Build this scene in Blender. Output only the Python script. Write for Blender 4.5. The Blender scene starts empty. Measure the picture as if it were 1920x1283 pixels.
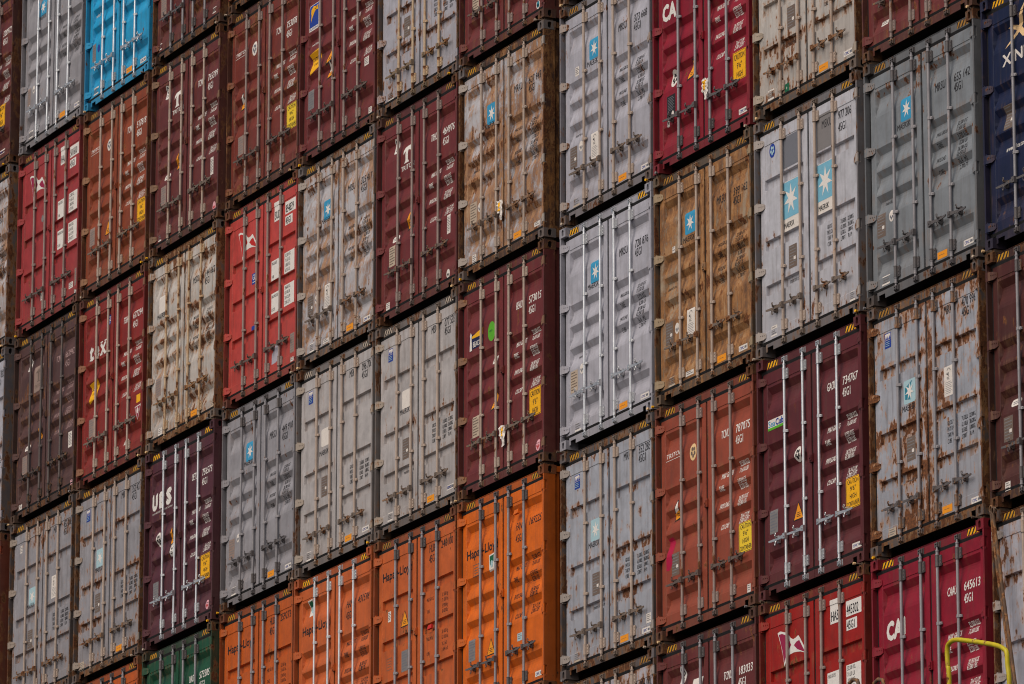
import bpy, bmesh, math, random
from mathutils import Vector, Matrix
sc = bpy.context.scene
COL = sc.collection
W, H, CH = 2.438, 2.896, 0.118
GAP = 0.0411
DP = 0.054                      # door plane behind the casting faces
random.seed(7)

# ------------------------------------------------------------------ materials
def srgb(r, g, b):
    f = lambda c: (c / 255 / 12.92) if c / 255 <= 0.04045 else ((c / 255 + 0.055) / 1.055) ** 2.4
    return (f(r), f(g), f(b), 1)

def nt(name):
    m = bpy.data.materials.new(name); m.use_nodes = True
    t = m.node_tree; t.nodes.clear()
    out = t.nodes.new('ShaderNodeOutputMaterial'); b = t.nodes.new('ShaderNodeBsdfPrincipled')
    t.links.new(b.outputs[0], out.inputs[0])
    return m, t, b

def noise(t, vec, scale, detail=4, rough=.6, dist=0.0):
    n = t.nodes.new('ShaderNodeTexNoise'); n.inputs['Scale'].default_value = scale
    n.inputs['Detail'].default_value = detail; n.inputs['Roughness'].default_value = rough
    n.inputs['Distortion'].default_value = dist
    t.links.new(vec, n.inputs['Vector']); return n.outputs[0]

def ramp(t, fac, stops):
    r = t.nodes.new('ShaderNodeValToRGB'); e = r.color_ramp.elements
    while len(e) < len(stops): e.new(.5)
    for i, (p, c) in enumerate(stops):
        e[i].position = p; e[i].color = c if len(c) == 4 else (*c, 1)
    t.links.new(fac, r.inputs[0]); return r.outputs[0]

def rampv(t, fac, a, b, va=0., vb=1.):
    r = t.nodes.new('ShaderNodeMapRange'); r.interpolation_type = 'SMOOTHSTEP'
    r.inputs[1].default_value = a; r.inputs[2].default_value = b
    r.inputs[3].default_value = va; r.inputs[4].default_value = vb
    t.links.new(fac, r.inputs[0]); return r.outputs[0]

def math_(t, op, a, b=None):
    n = t.nodes.new('ShaderNodeMath'); n.operation = op
    for i, v in enumerate((a, b)):
        if v is None: continue
        if isinstance(v, (int, float)): n.inputs[i].default_value = v
        else: t.links.new(v, n.inputs[i])
    return n.outputs[0]

def mix(t, fac, a, b):
    n = t.nodes.new('ShaderNodeMix'); n.data_type = 'RGBA'
    for s, v in ((0, fac), (6, a), (7, b)):
        if isinstance(v, (int, float)): n.inputs[s].default_value = v
        elif isinstance(v, tuple): n.inputs[s].default_value = v
        else: t.links.new(v, n.inputs[s])
    return n.outputs[2]

def mapped(t, seed, sx=1, sy=1, sz=1):
    tc = t.nodes.new('ShaderNodeTexCoord'); mp = t.nodes.new('ShaderNodeMapping')
    mp.inputs['Scale'].default_value = (sx, sy, sz); mp.inputs['Location'].default_value = (seed * 3.71, seed * 1.93, seed * 5.37)
    t.links.new(tc.outputs['Object'], mp.inputs[0]); return mp.outputs[0]

RUST_D = (.045, .016, .008, 1); RUST_M = (.16, .055, .018, 1); RUST_L = (.42, .19, .06, 1)

def paint(name, col, seed=1., rust=.2, stain=0., dirt=.35, rough=.5, metal=0., bump=.25, typ=None, rl=1.):
    """Weathered steel paint: tone drift, vertical grime runs, soft brown staining, blistered rust spots with drips."""
    m, t, b = nt(name)
    v = mapped(t, seed); vs = mapped(t, seed + 3, 7, 7, .55); vd = mapped(t, seed + 9, 3, 3, 1)
    n_big = noise(t, v, .9, 3, .5); n_mid = noise(t, v, 4.5, 6, .65); n_fine = noise(t, v, 34, 5, .7)
    n_run = noise(t, vs, 2.2, 6, .62)
    c2 = tuple(min(1, x * 1.22) for x in col[:3]) + (1,); c3 = tuple(x * .78 for x in col[:3]) + (1,)
    base = ramp(t, n_mid, [(.3, c3), (.5, col), (.72, c2)])
    base = mix(t, rampv(t, n_big, .35, .7, 0, .25), base, c2)
    grime = (.085, .06, .045, 1)
    base = mix(t, rampv(t, n_run, .45, .8, 0, dirt), base, grime)
    base = mix(t, rampv(t, n_fine, .55, .8, 0, dirt * .5), base, grime)
    # the foot of every container collects more dirt
    tc = t.nodes.new('ShaderNodeTexCoord'); sep = t.nodes.new('ShaderNodeSeparateXYZ'); t.links.new(tc.outputs['Object'], sep.inputs[0])
    low = rampv(t, sep.outputs[2], 0., 1.3, .42 * dirt + .12 * rust, 0)
    base = mix(t, math_(t, 'MULTIPLY', low, rampv(t, n_mid, .3, .6)), base, (.11, .065, .04, 1))
    if stain > 0:
        vb = mapped(t, seed + 11, 1, 1, .8)
        s0 = noise(t, vb, 1.6, 6, .68, .8); s1 = noise(t, mapped(t, seed + 13, 9, 9, .9), 1.7, 6, .7); s2 = noise(t, vb, 7, 6, .75, .5)
        s = math_(t, 'ADD', math_(t, 'MULTIPLY', s0, .50), math_(t, 'ADD', math_(t, 'MULTIPLY', s1, .30), math_(t, 'MULTIPLY', s2, .26)))
        sc_ = ramp(t, math_(t, 'ADD', math_(t, 'MULTIPLY', s1, .5), math_(t, 'MULTIPLY', s2, .5)), [(.36, (.06, .028, .014)), (.46, (.18, .072, .022)), (.54, (.34, .15, .045)), (.64, (.44, .27, .14))])
        base = mix(t, rampv(t, s, .605 - .21 * stain, .70 - .21 * stain, 0, .62 + .36 * stain), base, sc_)
    if rust > 0:
        mask = noise(t, v, 1.15, 3, .5)
        spots = noise(t, mapped(t, seed + 1, 1.15, 1.15, .62), 9.5, 5, .6)
        drip = noise(t, mapped(t, seed + 5, 14, 14, 1.6), 1.6, 5, .6)
        f = math_(t, 'ADD', math_(t, 'MULTIPLY', spots, .66), math_(t, 'MULTIPLY', mask, .46))
        f = math_(t, 'ADD', f, math_(t, 'MULTIPLY', drip, .22))
        th = .855 - .155 * rust
        if typ:                                # corrosion starts at seams, hinges and pressed edges and runs down from them
            ex = ramp(t, math_(t, 'DIVIDE', sep.outputs[0], W), sorted([(x / W + o, (k, k, k)) for x, wd in ((.075, .05), (1.19, .045), (1.235, .045), (2.365, .05)) for o, k in ((-wd / W, 0), (0, 1), (wd / W, 0))][:12]))
            zs = []
            for g in PROF[typ][:5]:
                zs += [((H - g[0] - .17) / H, (0, 0, 0)), ((H - g[0] - .02) / H, (1, 1, 1)), ((H - g[0] + .035) / H, (.9, .9, .9)), ((H - g[0] + .06) / H, (0, 0, 0))]
            zs += [(.055, (1, 1, 1)), (.11, (.1, .1, .1)), (.925, (.2, .2, .2)), (.945, (.9, .9, .9))]
            ez = ramp(t, math_(t, 'DIVIDE', sep.outputs[2], H), sorted(zs)[:32])
            e = math_(t, 'MAXIMUM', ex, ez)
            f = math_(t, 'ADD', f, math_(t, 'MULTIPLY', e, .085 * min(1, .15 + 1.8 * rust)))
            run = math_(t, 'MULTIPLY', rampv(t, n_run, .46, .66), ez)
            base = mix(t, math_(t, 'MULTIPLY', run, min(.85, .05 + 1.1 * rust)), base, (.30, .15, .065, 1))
        core = rampv(t, f, th, th + .03, 0, .95); halo = rampv(t, f, th - .03 - .06 * min(rust, 1), th + .015, 0, .12 + .62 * rust)
        base = mix(t, halo, base, tuple(x * rl for x in RUST_L[:3]) + (1,))
        base = mix(t, core, base, ramp(t, n_fine, [(.35, RUST_D), (.55, tuple(x * (.4 + .6 * rl) for x in RUST_M[:3])), (.75, (.32 * rl, .12 * rl, .035 * rl))]))
        r_out = rampv(t, f, th - .03, th + .03, rough, .92)
        t.links.new(r_out, b.inputs['Roughness'])
        if metal: t.links.new(math_(t, 'SUBTRACT', metal, math_(t, 'MULTIPLY', core, metal)), b.inputs['Metallic'])
        hgt = math_(t, 'ADD', math_(t, 'MULTIPLY', n_big, 2.0), math_(t, 'ADD', math_(t, 'MULTIPLY', n_fine, .12), math_(t, 'MULTIPLY', core, .3)))
    else:
        b.inputs['Roughness'].default_value = rough; b.inputs['Metallic'].default_value = metal
        hgt = math_(t, 'ADD', math_(t, 'MULTIPLY', n_big, 2.0), math_(t, 'MULTIPLY', n_fine, .12))
    t.links.new(base, b.inputs['Base Color'])
    bp = t.nodes.new('ShaderNodeBump'); bp.inputs['Strength'].default_value = bump; bp.inputs['Distance'].default_value = .02
    t.links.new(hgt, bp.inputs['Height']); t.links.new(bp.outputs[0], b.inputs['Normal'])
    b.inputs['Specular IOR Level'].default_value = .3
    return m

def ink(name, col, wear=.35, rough=.6, under=None):
    """Stencilled paint or a sticker, scuffed and faded in patches."""
    m, t, b = nt(name)
    v = mapped(t, 2.3)
    n = noise(t, v, 14, 6, .7); n2 = noise(t, v, 70, 3, .6)
    dk = tuple(c * .72 + .02 for c in col[:3]) + (1,)
    base = mix(t, rampv(t, n, .42, .75, 0, wear * 1.3), col, dk)
    base = mix(t, rampv(t, n2, .55, .8, 0, wear), base, (.12, .085, .06, 1))
    t.links.new(base, b.inputs['Base Color']); b.inputs['Roughness'].default_value = rough
    b.inputs['Specular IOR Level'].default_value = .25
    return m

KC = dict(maroon=srgb(92, 36, 34), maroon2=srgb(96, 40, 38), maroon3=srgb(106, 40, 41), maroon4=srgb(72, 32, 28),
          darkmaroon=srgb(80, 54, 52), grey=srgb(166, 165, 174), greydim=srgb(143, 141, 146), greylight=srgb(180, 180, 187), greyblue=srgb(156, 159, 168),
          greywarm=srgb(170, 165, 164), greydark=srgb(122, 127, 132), greycream=srgb(182, 176, 170), greybrown=srgb(176, 174, 178),
          brown=srgb(158, 140, 118), blue=srgb(22, 148, 196), rustbrown=srgb(132, 60, 32), rustorange=srgb(142, 66, 46), brownred=srgb(112, 46, 36),
          red=srgb(154, 52, 54), red2=srgb(128, 34, 28), red3=srgb(182, 66, 60), red4=srgb(146, 24, 16), redorange=srgb(150, 50, 20),
          orange=srgb(182, 84, 26), orange2=srgb(186, 90, 40), orange3=srgb(208, 98, 14), purple=srgb(78, 36, 46), wine=srgb(88, 32, 37), crimson=srgb(132, 16, 38),
          green=srgb(20, 72, 48), navy=srgb(11, 24, 58))
RODC = dict(g=((.84, .85, .86, 1), .30, .72, 0.0), t=(srgb(150, 133, 126), .55, 0., .3), tan=(srgb(178, 160, 146), .55, 0., .3), cream=(srgb(196, 172, 142), .6, 0., .6),
            s=(srgb(150, 147, 150), .45, .15, .1), d=(srgb(98, 90, 88), .6, 0., .3))
INK = {}
for k, c in dict(w=srgb(225, 220, 214), k=srgb(34, 33, 36), p=srgb(170, 140, 138), sky=srgb(52, 148, 190), skyp=srgb(118, 178, 202), pale=srgb(165, 196, 204), teal=srgb(42, 128, 150),
                 yel=srgb(240, 176, 20), Y=srgb(236, 200, 50), lbl=srgb(222, 214, 206), blue=srgb(30, 62, 150), navy=srgb(22, 30, 72), grn=srgb(88, 170, 40),
                 dgrn=srgb(20, 96, 66), mgt=srgb(170, 14, 62), brn=srgb(112, 96, 86), tan=srgb(186, 168, 148), steel=srgb(126, 122, 122), pink=srgb(226, 168, 176),
                 red=srgb(190, 40, 36), cream=srgb(226, 190, 140), patch=srgb(176, 172, 184), dgrey=srgb(112, 114, 122), beige=srgb(150, 128, 118), ora=srgb(236, 150, 30),
                 magd=srgb(150, 30, 70)).items():
    INK[k] = ink('ink_' + k, c)
INK['hz1'] = ink('worn_yellow', srgb(196, 142, 30), 1.0); INK['hz2'] = ink('worn_gold', srgb(168, 120, 44), 1.0); INK['hzw'] = ink('worn_white', srgb(190, 176, 160), 1.0); INK['hzk'] = ink('worn_black', srgb(44, 32, 26), 1.0)
M_SEAL = ink('rubber_seal_and_gap_shade', (.016, .016, .017, 1), .5, .55)
M_DARK = ink('recess_shade', (.012, .010, .010, 1), .2, .9)  # black back of the casting holes, their inner shade put into the colour

# ------------------------------------------------------------------ mesh helpers
class MB:
    def __init__(s): s.v = []; s.f = []; s.m = []; s.sm = []
    def add(s, vs, fs, mi=0, smooth=False):
        o = len(s.v); s.v += [tuple(p) for p in vs]
        for f in fs: s.f.append([i + o for i in f]); s.m.append(mi); s.sm.append(smooth)
    def box(s, x0, x1, y0, y1, z0, z1, mi=0):
        v = [(x, y, z) for x in (x0, x1) for y in (y0, y1) for z in (z0, z1)]
        s.add(v, [(0, 1, 3, 2), (4, 6, 7, 5), (0, 4, 5, 1), (2, 3, 7, 6), (0, 2, 6, 4), (1, 5, 7, 3)], mi)
    def hull(s, bot, top, mi=0):
        n = len(bot); s.add(list(bot) + list(top), [tuple(range(n))[::-1], tuple(range(n, 2 * n))] + [(i, (i + 1) % n, n + (i + 1) % n, n + i) for i in range(n)], mi)
    def cyl(s, x, y, z0, z1, r, n=12, mi=0, r2=None):
        r2 = r if r2 is None else r2
        c = [(math.cos(2 * math.pi * i / n), math.sin(2 * math.pi * i / n)) for i in range(n)]
        v = [(x + r * a, y + r * b, z0) for a, b in c] + [(x + r2 * a, y + r2 * b, z1) for a, b in c]
        s.add(v, [(i, (i + 1) % n, n + (i + 1) % n, n + i) for i in range(n)], mi, True)
        s.add(v, [tuple(range(n))[::-1], tuple(range(n, 2 * n))], mi)
    def cyly(s, x, z, y0, y1, r, n=10, mi=0):
        c = [(math.cos(2 * math.pi * i / n), math.sin(2 * math.pi * i / n)) for i in range(n)]
        v = [(x + r * a, y0, z + r * b) for a, b in c] + [(x + r * a, y1, z + r * b) for a, b in c]
        s.add(v, [(i, (i + 1) % n, n + (i + 1) % n, n + i) for i in range(n)], mi, True)
        s.add(v, [tuple(range(n)), tuple(range(n, 2 * n))[::-1]], mi)
    def tube(s, pts, r, n=8, mi=0, closed=False):
        pts = [Vector(p) for p in pts]; rings = []; N = len(pts); prev = None
        for i, p in enumerate(pts):
            a = pts[(i - 1) % N] if (closed or i > 0) else p; b = pts[(i + 1) % N] if (closed or i < N - 1) else p
            d = (b - a).normalized()
            if prev is None: u = d.cross(Vector((0, 1, .01))).normalized()
            else: u = (prev - d * prev.dot(d)).normalized()
            prev = u; w = d.cross(u)
            rings.append([p + r * (u * math.cos(2 * math.pi * k / n) + w * math.sin(2 * math.pi * k / n)) for k in range(n)])
        v = [q for g in rings for q in g]; f = []
        for i in range(N if closed else N - 1):
            j = (i + 1) % N
            for k in range(n): f.append((i * n + k, i * n + (k + 1) % n, j * n + (k + 1) % n, j * n + k))
        s.add(v, f, mi, True)
        if not closed: s.add(v, [tuple(range(n))[::-1], tuple(range((N - 1) * n, N * n))], mi)
    def mesh(s, name, nm=1):
        me = bpy.data.meshes.new(name); me.from_pydata(s.v, [], s.f)
        for _ in range(nm): me.materials.append(None)
        me.polygons.foreach_set('material_index', s.m); me.polygons.foreach_set('use_smooth', s.sm)
        bm = bmesh.new(); bm.from_mesh(me); bmesh.ops.recalc_face_normals(bm, faces=bm.faces); bm.to_mesh(me); bm.free()
        me.update(); return me

def link(name, me, mats, parent=None, loc=(0, 0, 0)):
    o = bpy.data.objects.new(name, me); COL.objects.link(o); o.location = loc
    if parent: o.parent = parent
    for i, m in enumerate(mats):
        o.material_slots[i].link = 'OBJECT'; o.material_slots[i].material = m
    return o

# ------------------------------------------------------------------ door profile
IN = .006
PROF = {  # (start, face end, floor end, foot end) measured down from the container top, groove depth
    'A': [(.345, .425, .450, .66), (1.035, 1.112, 1.130, 1.295), (1.315, 1.392, 1.410, 1.585), (1.605, 1.682, 1.702, 1.88), (2.33, 2.41, 2.435, 2.595)],
    'B': [(.73, .742, .852, .866), (1.485, 1.497, 1.60, 1.614), (2.035, 2.047, 2.15, 2.164)],
    'C': [(.82, .832, .935, .949), (1.375, 1.387, 1.49, 1.504), (1.93, 1.942, 2.045, 2.059)]}
DEEP = {'A': .046, 'B': .038, 'C': .038}
PX = {0: (.073, 1.187, .163, 1.09), 1: (1.229, 2.372, 1.315, 2.275)}   # door x0,x1, panel x0,x1
PZ = (.305, 2.60)   # pressed panel, down from the top
def dep(t, zt):
    if not (PZ[0] < zt < PZ[1]): return 0.
    for a, b, c, d in PROF[t]:
        if a <= zt <= d:
            D = DEEP[t]
            if zt < b: return IN + D * (zt - a) / (b - a)
            if zt <= c: return IN + D
            u = (d - zt) / (d - c)
            return IN + D * sum(w for w in ((0.5 - 0.5 * math.cos(math.pi * u)) * .6, u * .4)) if t == 'A' else IN + D * u
    return IN
def breaks(t):
    r = [PZ[0], PZ[0] + .006, PZ[1] - .006, PZ[1]]
    for g in PROF[t]: r += list(g) + ([g[2] + q * (g[3] - g[2]) for q in (.2, .4, .6, .8)] if t == 'A' else [])
    return sorted(r)

def door_mesh(t, side):
    x0, x1, p0, p1 = PX[side]; b = MB(); tp, bt = .168, 2.718
    e = .014 if t == 'A' else .006
    rows = []                                  # (zt, floor depth)
    zs = [tp] + breaks(t) + [bt]
    ends = .0 if t == 'A' else (.0)
    for z in zs:
        pan = PZ[0] + .003 < z < PZ[1] - .003
        base = IN if pan else 0
        g = 0.
        if pan: g = max(0, dep(t, z) - IN)
        # columns: edge, panel edge, panel inner, groove in ... groove out, panel edge, door edge
        if t == 'A': xs = [x0, p0, p0 + .006, p0 + .012 + e * (g > 0.02), p1 - .012 - e * (g > 0.02), p1 - .006, p1, x1]; ds = [0, 0, base, base + g, base + g, base, 0, 0]
        else: xs = [x0, p0, p0 + .006, p0 + .014, p1 - .014, p1 - .006, p1, x1]; ds = [0, 0, base, base + g, base + g, base, 0, 0]
        rows.append([(x, DP + d, H - z) for x, d in zip(xs, ds)])
    n = len(rows[0]); v = [p for r in rows for p in r]; f = []
    for i in range(len(rows) - 1):
        for j in range(n - 1): f.append((i * n + j, i * n + j + 1, (i + 1) * n + j + 1, (i + 1) * n + j))
    b.add(v, f)
    # returns (thickness)
    th = .05
    b.add([(x0, DP, H - tp), (x1, DP, H - tp), (x1, DP + th, H - tp), (x0, DP + th, H - tp), (x0, DP, H - bt), (x1, DP, H - bt), (x1, DP + th, H - bt), (x0, DP + th, H - bt)],
          [(0, 1, 2, 3), (4, 7, 6, 5), (0, 3, 7, 4), (1, 5, 6, 2)])
    me = bpy.data.meshes.new('door'); me.from_pydata(b.v, [], b.f); me.materials.append(None); me.update()
    bm = bmesh.new(); bm.from_mesh(me); bmesh.ops.remove_doubles(bm, verts=bm.verts, dist=1e-5); bmesh.ops.recalc_face_normals(bm, faces=bm.faces)
    # the front must face -Y
    fr = max(bm.faces, key=lambda q: q.calc_area())
    if fr.normal.y > 0: bmesh.ops.reverse_faces(bm, faces=bm.faces)
    bm.to_mesh(me); bm.free(); return me
DOORS = {(t, s): door_mesh(t, s) for t in 'ABC' for s in (0, 1)}

# ------------------------------------------------------------------ shared container hardware
def oval_face(b, c, u, v, w, h, ow, oh, depth, mi=0, mh=1):
    """A rectangular casting face with an oval opening that goes in to a pocket whose back is coloured as shade."""
    c, u, v = Vector(c), Vector(u), Vector(v); nrm = u.cross(v); n = 24; R = []; O = []
    for i in range(n):
        a = 2 * math.pi * (i + .5) / n; ca, sa = math.cos(a), math.sin(a)
        k = min(w / 2 / max(abs(ca), 1e-6), h / 2 / max(abs(sa), 1e-6)); R.append(c + u * ca * k + v * sa * k)
        rr = ow / 2; L = oh / 2 - rr
        O.append(c + u * ca * rr + v * (sa * rr + (L if sa > 0 else -L)))
    I = [p - nrm * depth for p in O]
    b.add(R + O, [(i, (i + 1) % n, n + (i + 1) % n, n + i) for i in range(n)], mi)
    b.add(O + I, [(i, (i + 1) % n, n + (i + 1) % n, n + i) for i in range(n)], mi, True)
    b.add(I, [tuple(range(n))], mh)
    # square off the rectangle corners
    for su in (-1, 1):
        for sv in (-1, 1):
            cor = c + u * su * w / 2 + v * sv * h / 2
            near = sorted(range(n), key=lambda i: (R[i] - cor).length)[:2]
            b.add([cor, R[near[0]], R[near[1]]], [(0, 1, 2)], mi)

def casting(side, top):
    b = MB(); x0, x1 = (0, .162) if side == 0 else (W - .162, W); z0 = H - CH if top else 0; z1 = z0 + CH
    y1 = .178
    zc = (z0 + z1) / 2
    oval_face(b, ((x0 + x1) / 2 + (.004 if side == 0 else -.004), 0, zc), (1, 0, 0), (0, 0, 1), x1 - x0 - .008, z1 - z0, .052, .088, .03)
    if side == 1:
        oval_face(b, (x1, y1 / 2, zc), (0, 1, 0), (0, 0, 1), y1, z1 - z0, .056, .086, .03)
        b.add([(x0, 0, z0), (x0, 0, z1), (x0, y1, z1), (x0, y1, z0)], [(0, 1, 2, 3)])
    else:
        oval_face(b, (x0, y1 / 2, zc), (0, -1, 0), (0, 0, 1), y1, z1 - z0, .056, .086, .03)
        b.add([(x1, 0, z0), (x1, 0, z1), (x1, y1, z1), (x1, y1, z0)], [(0, 3, 2, 1)])
    s = .008
    if side == 0: b.add([(x0, 0, z0), (x0 + s, 0, z0), (x0 + s, 0, z1), (x0, 0, z1)], [(0, 1, 2, 3)])
    else: b.add([(x1 - s, 0, z0), (x1, 0, z0), (x1, 0, z1), (x1 - s, 0, z1)], [(0, 1, 2, 3)])
    b.add([(x0, 0, z0), (x1, 0, z0), (x1, y1, z0), (x0, y1, z0)], [(0, 3, 2, 1)])
    b.add([(x0, 0, z1), (x1, 0, z1), (x1, y1, z1), (x0, y1, z1)], [(0, 1, 2, 3)])
    b.add([(x0, y1, z0), (x1, y1, z0), (x1, y1, z1), (x0, y1, z1)], [(0, 3, 2, 1)])
    me = bpy.data.meshes.new('corner_casting'); me.from_pydata(b.v, [], b.f); me.materials.append(None); me.materials.append(None)
    me.polygons.foreach_set('material_index', b.m); me.update(); return me
CASTS = {(s, t): casting(s, t) for s in (0, 1) for t in (False, True)}

HZ = [H - .265, H - 1.05, H - 1.85, H - 2.64]
def frame_mesh():
    b = MB()
    for sgn in (0, 1):
        X = (lambda x: x) if sgn == 0 else (lambda x: W - x)
        def bx(xa, xb, *r): b.box(min(X(xa), X(xb)), max(X(xa), X(xb)), *r)
        cuts = sorted(HZ); z = CH - .002
        for hz in cuts:
            bx(.002, .032, .003, .165, z, hz - .06)
            bx(.002, .032, .045, .165, hz - .06, hz + .06); bx(.014, .032, .003, .045, hz - .06, hz + .06)
            z = hz + .06
        bx(.002, .032, .003, .165, z, H - CH + .002)
        # small burrs and lashing lugs on the post edge
        for hz in cuts: b.cyl(X(.007), .02, hz - .085, hz - .06, .010, 8)
    b.box(.161, W - .161, .050, .060, H - .138, H - .034)                    # header
    b.box(.161, W - .161, .044, .052, H - .036, H - .032)                   # rain lip
    segs = [(.161, .195, .05), (.195, .335, .105), (.335, W - .335, .05), (W - .335, W - .195, .105), (W - .195, W - .161, .05)]
    for xa, xb, z0 in segs: b.box(xa, xb, .050, .058, z0, .147)              # sill with two notches
    for x in (.7, 1.219, 1.74): b.box(x - .006, x + .006, .0485, .053, .052, .145)  # weld ribs in the sill
    return b.mesh('frame')
def body_mesh():
    b = MB(); D = 12.19
    for X in (.022, W - .022):
        pts = []; y = .16; k = 0
        while y < D - .2:
            for dy, dx in ((0, 0), (.07, 0), (.07 + .034, 1), (.07 + .034 + .07, 1)):
                pts.append((X + (dx * .03 if X < 1 else -dx * .03), y + dy))
            y += .278 - .07 + .0
        b.add([(x, yy, .05) for x, yy in pts] + [(x, yy, H - .06) for x, yy in pts], [(i, i + 1, len(pts) + i + 1, len(pts) + i) for i in range(len(pts) - 1)])
    b.box(.004, .075, .162, D - .16, .012, .16); b.box(W - .075, W - .004, .162, D - .16, .012, .16)
    b.box(.004, .06, .162, D - .16, H - .085, H - .012); b.box(W - .06, W - .004, .162, D - .16, H - .085, H - .012)
    b.box(.06, W - .06, .15, D - .05, H - .05, H - .03, 1); b.box(.07, W - .07, .15, D - .05, .12, .15, 1)
    for i in range(20): b.box(.075, W - .075, .5 + i * .58, .55 + i * .58, .02, .12, 1)
    b.box(.02, W - .02, D - .05, D, .012, H - .012)
    b.box(.08, W - .08, .115, .15, .15, H - .05, 1)
    for X in (0, W - .162):
        for Z in (0, H - CH): b.box(X, X + .162, D - .17, D + .005, Z, Z + CH)
    return b.mesh('container_body', 2)
def seal_mesh():
    b = MB()
    b.box(.1, W - .1, .066, .114, H - .14, H - .05); b.box(.1, W - .1, .066, .114, .11, .148)  # black fill behind header and sill: gap shade put in as colour
    for z0, z1, y in ((H - .170, H - .132, .046), (.145, .180, .047)):
        b.hull([(.036, y + .012, z0), (W - .036, y + .012, z0), (W - .036, .1, z0), (.036, .1, z0)], [(.036, y, z1), (W - .036, y, z1), (W - .036, .1, z1), (.036, .1, z1)])
    b.box(.033, .074, .064, .11, .18, H - .17); b.box(W - .067, W - .033, .068, .11, .18, H - .17); b.box(1.186, 1.230, .068, .11, .18, H - .17)
    return b.mesh('door_seal_and_gap_shade')
def hinge_mesh(side):
    b = MB(); X = (lambda x: x) if side == 0 else (lambda x: W - x)
    # tapering strap lying across the gap, post side to door side
    for a, c in (((.004, .0005, .052), (.058, .004, .050)), ((.058, .004, .050), (.128, .036, .044)), ((.128, .036, .044), (.168, .046, .026))):
        (xa, ya, ha), (xb, yb, hb) = a, c; t = .013
        b.hull([(X(xa), ya, -ha), (X(xb), yb, -hb), (X(xb), yb + t, -hb), (X(xa), ya + t, -ha)], [(X(xa), ya, ha), (X(xb), yb, hb), (X(xb), yb + t, hb), (X(xa), ya + t, ha)])
    b.cyl(X(.020), .016, -.062, .062, .0135, 10)
    for x, y in ((.085, .013), (.112, .026), (.140, .037)): b.cyly(X(x), .012, y - .001, y + .01, .008, 8)
    b.box(min(X(.012), X(.055)), max(X(.012), X(.055)), .012, .07, .05, .066); b.box(min(X(.012), X(.055)), max(X(.012), X(.055)), .012, .07, -.066, -.05)
    return b.mesh('hinge')
def rod_mesh():
    b = MB(); y = .030
    b.cyl(0, y, .150, H - .150, .0182, 14)
    for z in (.150, .205, H - .21, H - .165): b.cyl(0, y, z, z + .014, .0225, 12)
    for zt, s in ((H - .150, 1), (.150, -1)):
        b.cyl(0, y, min(zt, zt + s * .05), max(zt, zt + s * .05), .014, 10)
    return b.mesh('lock_rod')
def keeper_mesh():
    b = MB()
    for sx in (-1, 1):
        b.hull([(sx * .030, .022, -.03), (sx * .044, .022, -.03), (sx * .044, .052, -.035), (sx * .030, .052, -.035)], [(sx * .030, .022, .022), (sx * .044, .022, .022), (sx * .044, .052, .03), (sx * .030, .052, .03)])
    b.box(-.05, .05, .044, .0512, -.038, .034)
    y = .030
    for q, k in ((-.014, 1), (.014, -1)):
        b.hull([(-.024 * k, y - .014, q - .007), (.026 * k, y - .020, q - .007), (.030 * k, y + .012, q - .007), (-.018 * k, y + .018, q - .007)],
               [(-.024 * k, y - .014, q + .006), (.026 * k, y - .020, q + .006), (.030 * k, y + .012, q + .006), (-.018 * k, y + .018, q + .006)])
    b.cyl(0, y, -.03, .03, .012, 10)
    return b.mesh('cam_keeper')
def sleeve(b, x, y, z0, z1, r, n=12):
    b.cyl(x, y, z0, z1, r, n)
def bearing_mesh():
    b = MB(); sleeve(b, 0, .030, -.066, .066, .0245, 14)
    for z in (-.066, .058): b.cyl(0, .030, z, z + .008, .0275, 14)
    b.box(.018, .068, .036, .044, -.062, .062); b.box(.018, .026, .019, .044, -.062, .062)
    b.box(-.052, -.02, .040, .053, -.05, .05); b.box(.018, .068, .044, .0535, -.058, .058)
    for z in (-.04, 0, .04): b.cyly(.050, z, .030, .037, .008, 8)
    return b.mesh('rod_bearing')
def guide_mesh():
    b = MB(); sleeve(b, 0, .030, -.017, .017, .0235, 12)
    for s in (-1, 1):
        b.hull([(s * .018, .022, -.017), (s * .050, .038, -.015), (s * .050, .0535, -.015), (s * .018, .04, -.017)], [(s * .018, .022, .017), (s * .050, .038, .015), (s * .050, .0535, .015), (s * .018, .04, .017)])
        b.cyly(s * .040, 0, .029, .036, .007, 8)
    return b.mesh('rod_guide')
def handle_mesh(s):
    b = MB()
    b.hull([(-.024 * s, -.006, -.036), (.030 * s, -.008, -.030), (.030 * s, .036, -.030), (-.024 * s, .036, -.036)], [(-.024 * s, -.006, .036), (.030 * s, -.008, .030), (.030 * s, .036, .030), (-.024 * s, .036, .036)])
    b.cyly(.002 * s, 0, -.012, -.005, .011, 8)
    P = [(.02, -.002, .021), (.10, .004, .017), (.20, .010, .014), (.30, .006, .0135), (.36, -.002, .010)]
    for (xa, ya, ha), (xb, yb, hb) in zip(P, P[1:]):
        t = .011
        b.hull([(xa * s, ya, -ha), (xb * s, yb, -hb), (xb * s, yb + t, -hb), (xa * s, ya + t, -ha)], [(xa * s, ya, ha), (xb * s, yb, hb), (xb * s, yb + t, hb), (xa * s, ya + t, ha)])
    return b.mesh('rod_handle')
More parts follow.
